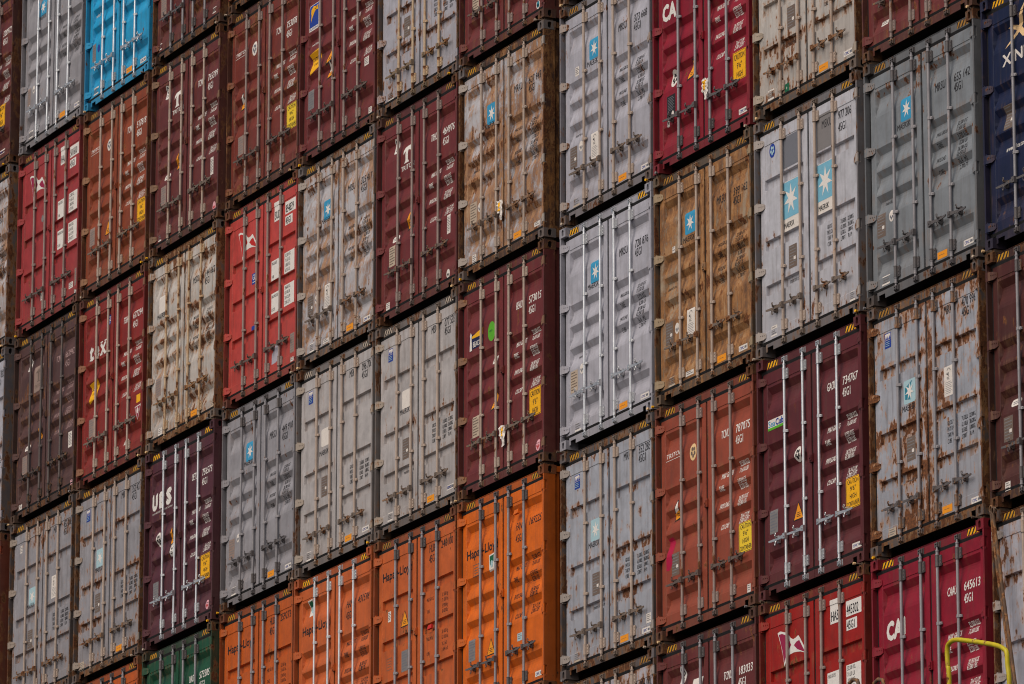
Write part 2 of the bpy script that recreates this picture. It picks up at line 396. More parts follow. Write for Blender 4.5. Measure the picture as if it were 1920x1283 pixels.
def latch_mesh(s):
    b = MB()
    b.box(min(.165 * s, .215 * s), max(.165 * s, .215 * s), .030, .0535, -.045, .045)
    b.hull([(.168 * s, -.004, .020), (.212 * s, -.004, .020), (.212 * s, .036, .020), (.168 * s, .036, .020)], [(.178 * s, -.008, .034), (.204 * s, -.008, .034), (.212 * s, .036, .040), (.168 * s, .036, .040)])
    b.box(min(.172 * s, .208 * s), max(.172 * s, .208 * s), -.002, .034, -.034, -.022)
    b.tube([(.190 * s + .017 * math.cos(a), -.010, -.052 + .026 * math.sin(a)) for a in [2 * math.pi * i / 12 for i in range(12)]], .0048, 6, closed=True)
    b.tube([(.186 * s + .014 * math.cos(a), -.012, .052 + .018 * math.sin(a)) for a in [2 * math.pi * i / 12 for i in range(12)]], .0046, 6, closed=True)
    return b.mesh('handle_latch')
def hazard_mesh(xa):
    b = MB(); z0, z1 = H - .118, H - .046; y = .0488
    if 1:
        b.add([(xa, y, z0), (xa + .25, y, z0), (xa + .25, y, z1), (xa, y, z1)], [(0, 1, 2, 3)], 1)
        for i in range(4):
            x = xa - .02 + i * .074; lo, hi = xa + .001, xa + .249; f = lambda q: min(max(q, lo), hi)
            if f(x) < f(x + .036) or f(x + .09) > f(x + .054): b.add([(f(x), y - .001, z0), (f(x + .038), y - .001, z0), (f(x + .092), y - .001, z1), (f(x + .054), y - .001, z1)], [(0, 1, 2, 3)], 0)
    me = bpy.data.meshes.new('hazard_marking'); me.from_pydata(b.v, [], b.f); me.materials.append(None); me.materials.append(None)
    me.polygons.foreach_set('material_index', b.m); return me
FR, BO, SE = frame_mesh(), body_mesh(), seal_mesh()
HI = [hinge_mesh(0), hinge_mesh(1)]
ROD, KEEP, BEAR, GUI = rod_mesh(), keeper_mesh(), bearing_mesh(), guide_mesh()
HAN = {-1: handle_mesh(-1), 1: handle_mesh(1)}; LAT = {-1: latch_mesh(-1), 1: latch_mesh(1)}
HAZ = [hazard_mesh(.178), hazard_mesh(W - .178 - .25)]
b = MB(); b.box(-.036, .036, .030, .056, -.05, .05); b.box(-.022, .022, .018, .031, -.034, .034); b.cyly(0, 0, .010, .02, .012); LOCKBOX = b.mesh('gap_lock')

# ------------------------------------------------------------------ lettering and stickers lying on the pressed doors
_tc = {}
def glyphs(s, h, xs, bold):
    """The outline of a line of lettering as (verts, faces) in the plane, cap height h."""
    k = (s, round(bold, 4))
    if k not in _tc:
        cu = bpy.data.curves.new('t', 'FONT'); cu.body = s; cu.resolution_u = 2; cu.offset = bold; cu.size = 1
        o = bpy.data.objects.new('t', cu); COL.objects.link(o); dg = bpy.context.evaluated_depsgraph_get()
        me = bpy.data.meshes.new_from_object(o.evaluated_get(dg))
        _tc[k] = ([(v.co.x, v.co.y) for v in me.vertices], [tuple(p.vertices) for p in me.polygons])
        bpy.data.objects.remove(o); bpy.data.curves.remove(cu); bpy.data.meshes.remove(me)
    v, f = _tc[k]; q = h / .72
    return [(x * q * xs, y * q) for x, y in v], f

class Deco:
    """Flat shapes in (x, distance down from the container top), later pressed onto the door profile."""
    def __init__(s): s.v = []; s.f = []; s.m = []; s.mats = []
    def mi(s, k):
        m = INK[k] if isinstance(k, str) else k
        if m not in s.mats: s.mats.append(m)
        return s.mats.index(m)
    def poly(s, pts, k, lay=1):
        o = len(s.v); s.v += [(x, z, lay) for x, z in pts]; s.f.append(list(range(o, o + len(pts)))); s.m.append(s.mi(k))
    def rect(s, x0, z0, x1, z1, k, lay=1): s.poly([(x0, z0), (x1, z0), (x1, z1), (x0, z1)], k, lay)
    def rrect(s, x0, z0, x1, z1, r, k, lay=1):
        p = []
        for cx, cz, a0 in ((x1 - r, z0 + r, -90), (x1 - r, z1 - r, 0), (x0 + r, z1 - r, 90), (x0 + r, z0 + r, 180)):
            for i in range(5): a = math.radians(a0 + 22.5 * i); p.append((cx + r * math.cos(a), cz + r * math.sin(a)))
        s.poly(p, k, lay)
    def disc(s, cx, cz, rx, rz, k, lay=1, n=20): s.poly([(cx + rx * math.cos(2 * math.pi * i / n), cz + rz * math.sin(2 * math.pi * i / n)) for i in range(n)], k, lay)
    def text(s, x, z, t, h, k, xs=.62, bold=.0, lay=1, sh=0., right=None, width=None):
        if bold:
            q = bold * h / .72
            offs = [(-q, 0), (q, 0)] + ([(0, -q), (0, q), (-q * .5, q), (q * .5, -q)] if bold > .02 else [])
            v0, _ = glyphs(t, h, 1, 0)
            if width and v0: xs = width / max(p[0] for p in v0); width = None
            for i, (ax, az) in enumerate(offs): s.text(x + ax, z + az, t, h, k, xs, 0, lay + .12 * (i + 1), sh)
        v, f = glyphs(t, h, 1, 0)
        if not v: return
        ww = max(p[0] for p in v)
        if width: xs = width / ww
        o = len(s.v); m = s.mi(k); s.v += [(x + a * xs + sh * b, z - b, lay) for a, b in v]
        for q in f: s.f.append([i + o for i in q]); s.m.append(m)
    def star(s, cx, cz, rx, rz, k, lay=2, n=7, inner=.38):
        p = []
        for i in range(2 * n):
            a = -math.pi / 2 + math.pi * i / n; r = 1 if i % 2 == 0 else inner; p.append((cx + rx * r * math.cos(a), cz + rz * r * math.sin(a)))
        s.poly(p, k, lay)
    def build(s, name, typ, parent):
        if not s.f: return None
        me = bpy.data.meshes.new(name); me.from_pydata([(x, -lay * .0013, H - z) for x, z, lay in s.v], [], s.f)
        me.polygons.foreach_set('material_index', s.m)
        bm = bmesh.new(); bm.from_mesh(me)
        bmesh.ops.triangulate(bm, faces=[f for f in bm.faces if len(f.verts) > 4])
        zmin = min(v.co.z for v in bm.verts); zmax = max(v.co.z for v in bm.verts)
        for zt in breaks(typ):
            z = H - zt
            if zmin < z < zmax: bmesh.ops.bisect_plane(bm, geom=bm.verts[:] + bm.edges[:] + bm.faces[:], plane_co=(0, 0, z), plane_no=(0, 0, 1))
        for v in bm.verts: v.co.y = DP + dep(typ, H - v.co.z) + v.co.y
        for f in bm.faces:
            f.normal_update()
            if f.normal.y > 0: f.normal_flip()
        bm.to_mesh(me); bm.free()
        for _ in s.mats: me.materials.append(None)
        return link(name, me, s.mats, parent)
_share = {}
def shared(key, name, typ, parent, fn):
    """Identical lettering is built once and the mesh reused."""
    if key in _share:
        me, mats = _share[key]; return link(name, me, mats, parent)
    d = Deco(); fn(d); o = d.build(name, typ, parent)
    if o: _share[key] = (o.data, d.mats)
    return o
SPEC=[
(-1,5,{'t': 'A', 'k': 'maroon', 'rust': 0.25, 'rod': 't', 'ser': ('W', 'TCNU', '328972', 'w'), 'tab': 'W', 'it': [('caution3', 1.9, 2.0), ('cimc', 1.99, 2.61)], 'lab': 'maroon container cut by the left edge, yellow height label on it, numbered ...28972'}),
(-1,4,{'t': 'A', 'k': 'greybrown', 'rust': 0.5, 'stain': 0.55, 'rod': 't', 'ser': ('A', 'MRKU', '142 307', 'k'), 'tab': 'A', 'it': [('yel',)], 'lab': 'rust streaked grey container cut by the left edge, below the yellow labelled one'}),
(-1,3,{'t': 'B', 'k': 'grey', 'rust': 0.35, 'rod': 't', 'ser': ('B', 'MRKU', '561 830', 'k'), 'tab': 'B', 'it': [], 'lab': 'pale grey container sliver at the left edge with the black digits 830'}),
(-1,2,{'t': 'A', 'k': 'redorange', 'rust': 0.3, 'rod': 't', 'ser': None, 'tab': None, 'it': [], 'lab': 'orange red container of which only the corner post shows, bottom left edge'}),
(0,5,{'t': 'A', 'k': 'greydim', 'rust': 0.08, 'rod': 'g', 'ser': ('A', 'MRSU', '604 218', 'k'), 'tab': 'A', 'it': [('star', 0.73, 0.67, 'b'), ('maersk', 0.55, 0.86), ('plate', 0.19, 2.0), ('white', 0.34, 2.63, 0.16, 0.12), ('yel',), ('cimc', 2.16, 2.65), ('circ', 0.41, 1.92, 0.05, 'w')], 'lab': 'clean grey container with bright metal lock rods left of the blue one, top left'}),
(0,4,{'t': 'C', 'k': 'red', 'rust': 0.15, 'rod': 't', 'ser': ('R', 'HASU', '501610', 'k'), 'tab': 'R', 'it': [('flag', 0.63, 0.61), ('circ', 0.88, 1.19, 0.045, 'g'), ('plate', 2.29, 2.46), ('white', 0.93, 2.44, 0.12, 0.12), ('white', 2.06, 2.55, 0.16, 0.1), ('white', 2.26, 2.69, 0.1, 0.06)], 'lab': 'red container with a white and red pennant, numbered 501610, under the clean grey one'}),
(0,3,{'t': 'A', 'k': 'darkmaroon', 'rust': 0.25, 'rod': 'd', 'ser': ('W', 'TCNU', '663942', 'p'), 'tab': 'W', 'tcol': 'p', 'it': [('tritonbox', 0.87, 0.79), ('white', 2.15, 2.03, 0.14, 0.24), ('plate', 0.38, 2.04), ('white', 0.26, 2.68, 0.12, 0.09), ('torn', 0.91, 1.65), ('pill', 0.43, 1.78), ('white', 2.26, 2.71, 0.11, 0.07, 'r'), ('penta', 0.45, 0.49)], 'lab': 'dull dark maroon container numbered 663942 with a beige square on its left door'}),
(0,2,{'t': 'B', 'k': 'greydim', 'rust': 0.4, 'rod': 'tan', 'ser': ('B', 'MRKU', '452 008', 'k'), 'tab': 'B', 'it': [('star', 0.8, 1.23, 'c'), ('maersk', 0.6, 1.4), ('plate', 0.75, 1.88, 'br'), ('fsc', 1.65, 1.25), ('white', 0.33, 0.41, 0.08, 0.12)], 'lab': 'grey container numbered 452 008 with faded star logo and rusty top rail, bottom left'}),
(1,5,{'t': 'A', 'k': 'blue', 'rust': 0.02, 'rod': 'g', 'ser': ('A', 'MSKU', '318 640', 'w'), 'tab': None, 'it': [('plate', 0.2, 2.0, 'gr'), ('white', 0.34, 2.63, 0.18, 0.12), ('yel',), ('cimc', 2.12, 2.65), ('circ', 0.4, 1.97, 0.05, 'b'), ('text', 0.19, 1.43, 'sealand', 0.06, 'w')], 'lab': 'bright blue container, the only one, near the top left'}),
(1,4,{'t': 'A', 'k': 'rustbrown', 'rust': 0.25, 'rod': 'tan', 'ser': ('W', 'TCNU', '517818', 'w'), 'tab': 'W', 'it': [('triton', 0.21, 0.63), ('circ', 0.88, 0.69, 0.075, 'w'), ('caution4', 2.13, 2.03), ('tri', 0.9, 1.98), ('plate', 0.29, 1.98)], 'lab': 'rusty orange brown container numbered 517818 below the blue one'}),
(1,3,{'t': 'A', 'k': 'red2', 'rust': 0.15, 'rod': 'tan', 'ser': ('W', 'TGHU', '677294', 'w'), 'tab': 'W', 'it': [('tex', 0.32, 0.97), ('gl', 0.94, 0.49), ('cautiont', 0.45, 1.48), ('yelsq', 2.15, 1.97), ('triw', 2.13, 2.17), ('plate', 0.41, 2.03), ('white', 1.69, 2.53, 0.13, 0.08)], 'lab': 'brick red container numbered 677294 with big white lower case lettering'}),
(1,2,{'t': 'B', 'k': 'greydim', 'rust': 0.5, 'rod': 'tan', 'ser': ('B', 'MRKU', '352 427', 'k'), 'tab': 'B', 'it': [('star', 0.82, 1.15, 'c'), ('maersk', 0.61, 1.35), ('plate', 0.77, 1.82, 'br'), ('blue', 0.38, 0.41), ('white', 0.23, 2.67, 0.16, 0.13, 'y'), ('yel',)], 'lab': 'grey container numbered 352 42 with rusty lower door beside the purple one'}),
(1,1,{'t': 'C', 'k': 'orange', 'rust': 0.15, 'rod': 's', 'ser': ('O', 'HLBU', '233017', 'k'), 'tab': 'O', 'it': [], 'lab': 'orange container whose top only shows at the bottom left, beside the green one'}),
(2,5,{'t': 'A', 'k': 'maroon', 'rust': 0.35, 'rod': 's', 'ser': ('W', 'TCNU', '602551', 'w'), 'tab': 'W', 'it': [('plate', 0.28, 2.04), ('white', 0.18, 2.63, 0.11, 0.1), ('white', 2.12, 2.63, 0.12, 0.09)], 'lab': 'maroon container cut by the top edge, right of the blue one'}),
(2,4,{'t': 'A', 'k': 'maroon2', 'rust': 0.2, 'rod': 'tan', 'ser': ('W', 'TCNU', '765399', 'w'), 'tab': 'W', 'it': [('tlogo', 0.79, 0.75), ('penta', 0.39, 0.47), ('torn', 0.84, 1.62), ('pill', 0.44, 1.76), ('plate', 0.37, 2.03), ('white', 2.09, 2.04, 0.1, 0.26), ('circ', 2.2, 2.67, 0.055, 'pk'), ('white', 0.27, 2.65, 0.1, 0.1)], 'lab': 'maroon container with white T emblem numbered 765399'}),
(2,3,{'t': 'A', 'k': 'greycream', 'rust': 0.65, 'stain': 0.3, 'rod': 'cream', 'ser': ('A', 'MSKU', '144 662', 'k'), 'tab': 'A', 'it': [('blank', 0.41, 0.75), ('maersk', 0.23, 0.95), ('plate', 0.3, 1.97), ('yel',), ('white', 0.4, 2.66, 0.14, 0.11), ('white', 2.23, 2.66, 0.1, 0.1, 'y')], 'lab': 'heavily rust spotted pale grey container numbered 144 662 with cream lock rods'}),
(2,2,{'t': 'A', 'k': 'purple', 'rust': 0.08, 'rod': 'g', 'ser': ('W', 'UETU', '756573', 'w'), 'tab': 'W', 'it': [('ues', 0.16, 0.85), ('torn', 0.84, 1.35), ('circ', 0.39, 1.32, 0.085, 'w2'), ('penta', 0.86, 1.57), ('plate', 0.33, 2.08, 'gr'), ('caution4', 2.06, 2.06), ('circ', 2.16, 2.63, 0.055, 'pk')], 'lab': 'purple container with three white slanted letters and shiny chrome lock rods'}),
(2,1,{'t': 'A', 'k': 'green', 'rust': 0.2, 'rod': 's', 'ser': ('W', 'UACU', '573505', 'w'), 'tab': None, 'it': [], 'lab': 'dark green container, the only one, at the bottom left'}),
(3,5,{'t': 'A', 'k': 'maroon', 'rust': 0.5, 'rod': 't', 'ser': None, 'tab': None, 'it': [], 'lab': 'dark container sill at the top edge above the brown one numbered 753078'}),
(3,4,{'t': 'A', 'k': 'brownred', 'rust': 0.3, 'rod': 't', 'ser': ('W', 'TCNU', '753078', 'w'), 'tab': 'W', 'it': [('triton', 0.18, 0.66), ('circ', 0.83, 0.69, 0.085, 'w'), ('tornw', 0.41, 1.36), ('caution4', 2.1, 2.05, 'Y'), ('plate', 0.39, 2.02)], 'lab': 'brownish red container numbered 753078 with a white oval and a yellow height label'}),
(3,3,{'t': 'C', 'k': 'red3', 'rust': 0.2, 'rod': 't', 'ser': ('R', 'SUDU', '854839', 'k'), 'tab': 'R', 'it': [('flag', 0.66, 0.63, 'r'), ('gl', 0.9, 1.18), ('plate', 2.22, 2.43), ('white', 2.21, 2.67, 0.1, 0.06), ('bl', 0.89, 1.9), ('patch', 1.65, 2.47)], 'lab': 'bright red container with a pennant emblem numbered 854839'}),
(3,2,{'t': 'A', 'k': 'greydim', 'rust': 0.12, 'rod': 's', 'ser': ('A', 'MRSU', '449 918', 'k'), 'tab': 'A', 'it': [('star', 0.84, 0.74, 'b'), ('maersk', 0.66, 0.93), ('plate', 0.26, 2.03), ('white', 0.35, 2.65, 0.15, 0.12), ('yel',), ('cimc', 2.16, 2.66), ('circ', 0.47, 1.91, 0.05, 'w')], 'lab': 'clean grey container numbered 449 918 with a blue star square'}),
(3,1,{'t': 'C', 'k': 'orange', 'rust': 0.2, 'rod': 's', 'ser': ('O', 'HLBU', '259273', 'k'), 'tab': 'O', 'it': [('hapag', 0.14, 0.57)], 'lab': 'orange container numbered 259273, leftmost of the four orange ones with the lettered doors'}),
(4,4,{'t': 'A', 'k': 'maroon3', 'rust': 0.12, 'rod': 't', 'ser': ('W', 'FSCU', '930155', 'w'), 'tab': 'W', 'it': [('florens', 0.35, 0.79), ('text', 0.23, 1.2, 'www.florens.com', 0.045, 'w'), ('cautiont', 0.38, 1.46), ('torn', 0.85, 1.48), ('tornw', 0.85, 1.7), ('plate', 0.28, 1.99, 'gr'), ('white', 2.06, 1.93, 0.14, 0.12), ('white', 2.19, 2.67, 0.1, 0.09)], 'lab': 'maroon container with a blue and yellow swoosh emblem and torn yellow labels'}),
(4,3,{'t': 'A', 'k': 'greybrown', 'rust': 0.35, 'stain': 0.56, 'rod': 'tan', 'ser': ('A', 'MRSU', '325 417', 'k'), 'tab': 'A', 'it': [('star', 0.86, 0.79, 'b'), ('maersk', 0.67, 0.96), ('plate', 0.32, 2.04, 'br'), ('fsc', 0.87, 2.03), ('circ', 0.51, 1.99, 0.05, 'w'), ('white', 0.38, 2.65, 0.13, 0.13), ('white', 0.84, 2.66, 0.18, 0.06), ('yel',), ('cimc', 2.13, 2.66)], 'lab': 'rust stained grey container numbered 325 417 with a blue star square'}),
(4,2,{'t': 'B', 'k': 'greywarm', 'rust': 0.25, 'rod': 'tan', 'ser': ('B', 'MSKU', '096 706', 'k'), 'tab': 'B', 'it': [('blank', 0.83, 1.08), ('maersk', 0.66, 1.32), ('blue', 0.4, 0.42), ('plate', 0.82, 1.77, 'br'), ('white', 0.35, 2.65, 0.14, 0.13), ('cimc', 2.13, 2.64), ('yel',)], 'lab': 'warm grey container numbered 096 706 with a blank white square'}),
(4,1,{'t': 'A', 'k': 'orange2', 'rust': 0.08, 'rod': 'g', 'ser': ('O2', 'HAMU', '431598', 'k'), 'tab': 'W', 'tcol': 'k', 'it': [('hapag', 0.16, 0.78), ('greenst', 0.41, 0.45)], 'lab': 'orange container with shiny chrome lock rods numbered 431598'}),
(5,4,{'t': 'B', 'k': 'grey', 'rust': 0.45, 'rod': 'cream', 'ser': ('B', 'MSKU', '208 437', 'k'), 'tab': 'B', 'it': [('plate', 0.81, 1.81, 'br'), ('text', 0.67, 2.15, 'maerskline.com', 0.05, 'k'), ('white', 0.33, 2.66, 0.17, 0.13)], 'lab': 'rusty edged grey container at the top edge, above the maroon one numbered 464976'}),
(5,3,{'t': 'A', 'k': 'maroon3', 'rust': 0.15, 'rod': 't', 'ser': ('W', 'TRHU', '464976', 'w'), 'tab': 'W', 'it': [('tlogo', 0.84, 0.72), ('penta', 0.45, 0.48), ('torn', 0.88, 1.6), ('pill', 0.45, 1.76), ('plate', 0.39, 1.99, 'y'), ('white', 2.09, 1.98, 0.1, 0.26), ('circ', 2.09, 2.66, 0.05, 'w2'), ('white', 0.28, 2.66, 0.11, 0.1)], 'lab': 'maroon container with white T emblem numbered 464976'}),
(5,2,{'t': 'B', 'k': 'greywarm', 'rust': 0.3, 'rod': 'tan', 'ser': ('B', 'MSKU', '077 535', 'k'), 'tab': 'B', 'it': [('blank', 0.83, 1.13), ('maersk', 0.63, 1.32), ('blue', 0.36, 0.42), ('plate', 0.83, 1.81, 'br'), ('text', 0.71, 2.13, 'maersksealand.com', 0.045, 'k'), ('yel',), ('white', 0.38, 2.64, 0.15, 0.12), ('cimc', 2.17, 2.62)], 'lab': 'warm grey container numbered 077 535 between a maroon and an orange one'}),
(5,1,{'t': 'C', 'k': 'orange2', 'rust': 0.22, 'rod': 's', 'ser': ('O', 'HLBU', '246100', 'k'), 'tab': 'O', 'it': [('hapag', 0.17, 0.54), ('tri', 0.84, 1.17), ('white', 0.38, 1.06, 0.09, 0.14), ('plate', 0.84, 1.74, 'gr'), ('rlight', 1.63, 1.44), ('emb', 0.38, 1.7)], 'lab': 'orange container numbered 246100 with a yellow warning triangle in the upper half'}),
(6,4,{'t': 'A', 'k': 'maroon3', 'rust': 0.15, 'rod': 't', 'ser': ('W', 'BEAU', '480122', 'w'), 'tab': 'W', 'it': [('plate', 0.38, 2.13, 'y'), ('circ', 2.18, 2.65, 0.05, 'wb')], 'lab': 'maroon container cut by the top edge, above the rusty one numbered 607 943'}),
(6,3,{'t': 'A', 'k': 'greybrown', 'rust': 0.42, 'stain': 0.7, 'rod': 'tan', 'hdr': 'maroon', 'ser': ('A', 'MRKU', '607 943', 'k'), 'tab': 'A', 'it': [('star', 0.85, 0.81, 'b'), ('maersk', 0.67, 0.99), ('plate', 0.33, 2.03, 'y'), ('circ', 0.51, 2.0, 0.05, 'w'), ('text', 0.27, 1.48, 'maersk.com', 0.05, 'k'), ('yel',), ('white', 0.37, 2.67, 0.12, 0.13), ('white', 2.15, 2.65, 0.15, 0.06), ('paper', 1.17, 2.19)], 'lab': 'badly rusted grey brown container numbered 607 943 on the projecting corner'}),
(6,2,{'t': 'A', 'k': 'maroon3', 'rust': 0.12, 'rod': 'tan', 'ser': ('W', 'BEAU', '573015', 'w'), 'tab': 'W', 'it': [('beacon', 0.41, 0.83), ('circ', 0.86, 0.82, 0.105, 'gn'), ('white', 0.94, 1.22, 0.12, 0.1), ('torn', 0.93, 1.75), ('plate', 0.41, 1.99, 'y'), ('caution3', 2.08, 2.04), ('circ', 2.17, 2.63, 0.06, 'pk'), ('paper', 1.25, 2.28)], 'lab': 'maroon container with a lime green disc and lighthouse label numbered 573015'}),
(6,1,{'t': 'A', 'k': 'orange3', 'rust': 0.12, 'rod': 's', 'ser': ('O2', 'FANU', '169225', 'k'), 'tab': 'W', 'tcol': 'k', 'it': [('hapag', 0.23, 0.76), ('greenst', 0.88, 0.95), ('emb', 0.43, 0.96), ('tri', 0.86, 2.04), ('plate', 0.32, 1.99, 'gr'), ('white', 1.66, 2.07, 0.13, 0.1, 'bl'), ('cimc', 2.2, 2.64), ('vent', 1.61, 0.44)], 'lab': 'orange container numbered 169225 on the projecting corner, rightmost orange one'}),
(7,4,{'t': 'B', 'k': 'grey', 'rust': 0.6, 'rod': 't', 'ser': None, 'tab': None, 'it': [], 'lab': 'dark rusty sill cut by the top edge, above the grey container numbered 373 668'}),
(7,3,{'t': 'A', 'k': 'grey', 'rust': 0.22, 'rod': 'tan', 'ser': ('A', 'MRSU', '373 668', 'k'), 'tab': 'A', 'it': [('star', 0.84, 0.74, 'b'), ('maersk', 0.66, 0.95), ('white', 0.38, 0.92, 0.1, 0.12), ('text', 0.28, 1.78, 'maersk.com', 0.05, 'k'), ('circ', 0.48, 1.94, 0.055, 'w'), ('plate', 0.28, 2.04, 'br'), ('fsc', 0.85, 2.03), ('white', 0.36, 2.65, 0.17, 0.11, 'y'), ('yel',), ('cimc', 2.19, 2.67)], 'lab': 'grey container numbered 373 668 with rusty top rail and a blue star square'}),
(7,2,{'t': 'A', 'k': 'grey', 'rust': 0.03, 'rod': 'g', 'ser': ('A', 'MRSU', '720 876', 'k'), 'tab': 'A', 'it': [('star', 0.86, 0.75, 'b'), ('maersk', 0.66, 0.95), ('text', 0.34, 1.76, 'maersk.com', 0.045, 'k'), ('circ', 0.49, 1.92, 0.055, 'w'), ('plate', 0.28, 2.04, 'y'), ('white', 0.39, 2.65, 0.17, 0.11), ('yel',), ('cimc', 2.15, 2.66)], 'lab': 'clean grey container with shiny chrome rods numbered 720 876 in the middle'}),
(7,1,{'t': 'B', 'k': 'greyblue', 'rust': 0.45, 'rod': 'tan', 'ser': ('B', 'MRKU', '352 283', 'k'), 'tab': 'B', 'it': [('star', 0.84, 1.13, 'c'), ('maersk', 0.64, 1.34), ('blue', 0.4, 0.37), ('plate', 0.85, 1.82, 'br'), ('text', 0.71, 2.12, 'maersk line.com', 0.05, 'k'), ('yel',), ('white', 0.35, 2.65, 0.14, 0.12, 'y'), ('white', 2.21, 2.52, 0.12, 0.12), ('cimc', 2.16, 2.66)], 'lab': 'pale grey container numbered 352 283 with rust spots and a washed out star'}),
(7,0,{'t': 'B', 'k': 'grey', 'rust': 0.7, 'rod': 'tan', 'ser': ('B', 'MSKU', '006 000', 'k'), 'tab': None, 'it': [], 'lab': 'rusty topped grey container of which only the top shows at the bottom centre'}),
(8,3,{'t': 'A', 'k': 'crimson', 'rust': 0.06, 'rod': 's', 'ser': ('W', 'CAAU', '539227', 'w'), 'tab': 'W', 'it': [('cai', 0.16, 0.92), ('torn', 0.87, 1.75), ('circ', 0.42, 1.74, 0.09, 'w2'), ('dark', 0.37, 2.09), ('caution3', 2.09, 2.05), ('cimc', 2.18, 2.65), ('paper', 1.31, 2.11), ('white', 0.3, 2.3, 0.06, 0.08)], 'lab': 'crimson container with big white letters and torn paper on its doors, near the top'}),
(8,2,{'t': 'A', 'k': 'brown', 'rust': 0.35, 'stain': 0.8, 'rod': 'tan', 'ser': ('A', 'MRSU', '399 162', 'k'), 'tab': 'A', 'it': [('star', 0.83, 0.76, 'b'), ('maersk', 0.64, 0.99), ('plate', 0.29, 2.03, 'br'), ('circ', 0.48, 2.01, 0.055, 'w'), ('fsc', 0.83, 2.02), ('white', 0.35, 2.65, 0.15, 0.12, 'y'), ('white', 0.8, 2.65, 0.2, 0.06), ('cimc', 2.12, 2.65), ('yel',), ('text', 0.2, 1.48, 'maersk.com', 0.05, 'k'), ('white', 0.41, 1.0, 0.07, 0.08)], 'lab': 'brown stained container numbered 399 162 with a blue star square'}),
(8,1,{'t': 'A', 'k': 'rustorange', 'rust': 0.15, 'rod': 't', 'ser': ('W', 'TCNU', '787075', 'w'), 'tab': 'W', 'it': [('triton', 0.19, 0.66), ('circ', 0.86, 0.71, 0.085, 'cr'), ('tornw', 0.42, 1.33), ('caution4', 2.12, 2.02, 'Y'), ('plate', 0.4, 2.0, 'br'), ('mag', 0.21, 1.84), ('white', 2.2, 2.66, 0.08, 0.1)], 'lab': 'rusty orange container numbered 787075 with magenta paint on its hinge side'}),
(8,0,{'t': 'A', 'k': 'maroon2', 'rust': 0.15, 'rod': 's', 'ser': ('W', 'TCNU', '183033', 'w'), 'tab': 'W', 'it': [('penta', 0.5, 0.46), ('blank2', 0.92, 0.62)], 'lab': 'maroon container numbered 183033 at the bottom edge'}),
(9,3,{'t': 'B', 'k': 'greycream', 'rust': 0.5, 'rod': 'tan', 'ser': ('B', 'MSKU', '417 905', 'k'), 'tab': 'B', 'it': [('plate', 0.84, 1.81, 'br2'), ('text', 0.68, 2.13, 'maerskline.com', 0.06, 'k'), ('greensq', 0.73, 2.66), ('white', 0.34, 2.64, 0.15, 0.13), ('yel',), ('cimc', 2.17, 2.64)], 'lab': 'dirty cream grey container at the top edge, above the one with two stars'}),
(9,2,{'t': 'B', 'k': 'greylight', 'rust': 0.3, 'rod': 'tan', 'ser': ('B2', 'MSKU', '977 206', 'k'), 'tab': 'B', 'it': [('bigstar', 0.78, 1.1), ('bigstar', 1.59, 1.11), ('greysq', 0.79, 0.5), ('greysq2', 1.6, 0.51), ('circ', 0.35, 0.4, 0.07, 'bl'), ('plate', 0.81, 1.82, 'br'), ('text', 0.67, 2.12, 'maersk.com', 0.06, 'k'), ('white', 2.18, 2.65, 0.11, 0.12), ('white', 0.35, 2.62, 0.14, 0.13)], 'lab': 'light grey container numbered 977 206 with two large star labels'}),
(9,1,{'t': 'A', 'k': 'wine', 'rust': 0.03, 'rod': 'g', 'ser': ('W', 'GAOU', '734767', 'w'), 'tab': 'W', 'it': [('seacube', 0.35, 0.81), ('circ', 0.85, 1.29, 0.075, 'w2'), ('tri', 0.86, 1.97), ('plate', 0.28, 1.98, 'gr'), ('caution4', 2.11, 2.02), ('cimc', 2.19, 2.66)], 'lab': 'wine red container with shiny chrome rods and a white, blue and green label'}),
(9,0,{'t': 'C', 'k': 'red4', 'rust': 0.2, 'rod': 't', 'ser': ('R', 'HASU', '445302', 'k'), 'tab': 'R', 'it': [('flag', 0.68, 0.64)], 'lab': 'red container with pennant emblem numbered 445302 at the bottom'}),
(10,3,{'t': 'A', 'k': 'maroon3', 'rust': 0.2, 'rod': 't', 'ser': ('W', 'CAAU', '611043', 'w'), 'tab': None, 'it': [('white', 0.39, 2.5, 0.15, 0.06)], 'lab': 'maroon container cut by the top edge, above the grey one numbered 655 142'}),
(10,2,{'t': 'A', 'k': 'greydark', 'rust': 0.15, 'rod': 's', 'ser': ('A', 'MRSU', '655 142', 'k'), 'tab': 'A', 'it': [('star', 0.86, 0.73, 'b'), ('maersk', 0.66, 0.95), ('text', 0.3, 1.74, 'maersk.com', 0.05, 'k'), ('circ', 0.49, 1.91, 0.055, 'w'), ('plate', 0.26, 1.97, 'br'), ('white', 0.35, 2.64, 0.17, 0.11), ('yel',), ('cimc', 2.16, 2.65), ('text', 2.42, 0.68, '9', 0.1, 'k')], 'lab': 'dark grey container numbered 655 142 with a blue star square'}),
(10,1,{'t': 'B', 'k': 'greyblue', 'rust': 0.8, 'rod': 's', 'ser': ('B', 'MRKU', '470 996', 'k'), 'tab': 'B', 'it': [('star', 0.82, 1.12, 'c2'), ('maersk', 0.62, 1.34), ('blue', 0.36, 0.37), ('fsc', 1.67, 1.2), ('plate', 0.83, 1.79, 'br'), ('text', 0.69, 2.16, 'maerskline.com', 0.05, 'k'), ('yel',), ('white', 0.4, 2.67, 0.16, 0.1, 'y'), ('cimc', 2.21, 2.68)], 'lab': 'blue grey container numbered 470 996 covered in rust spots'}),
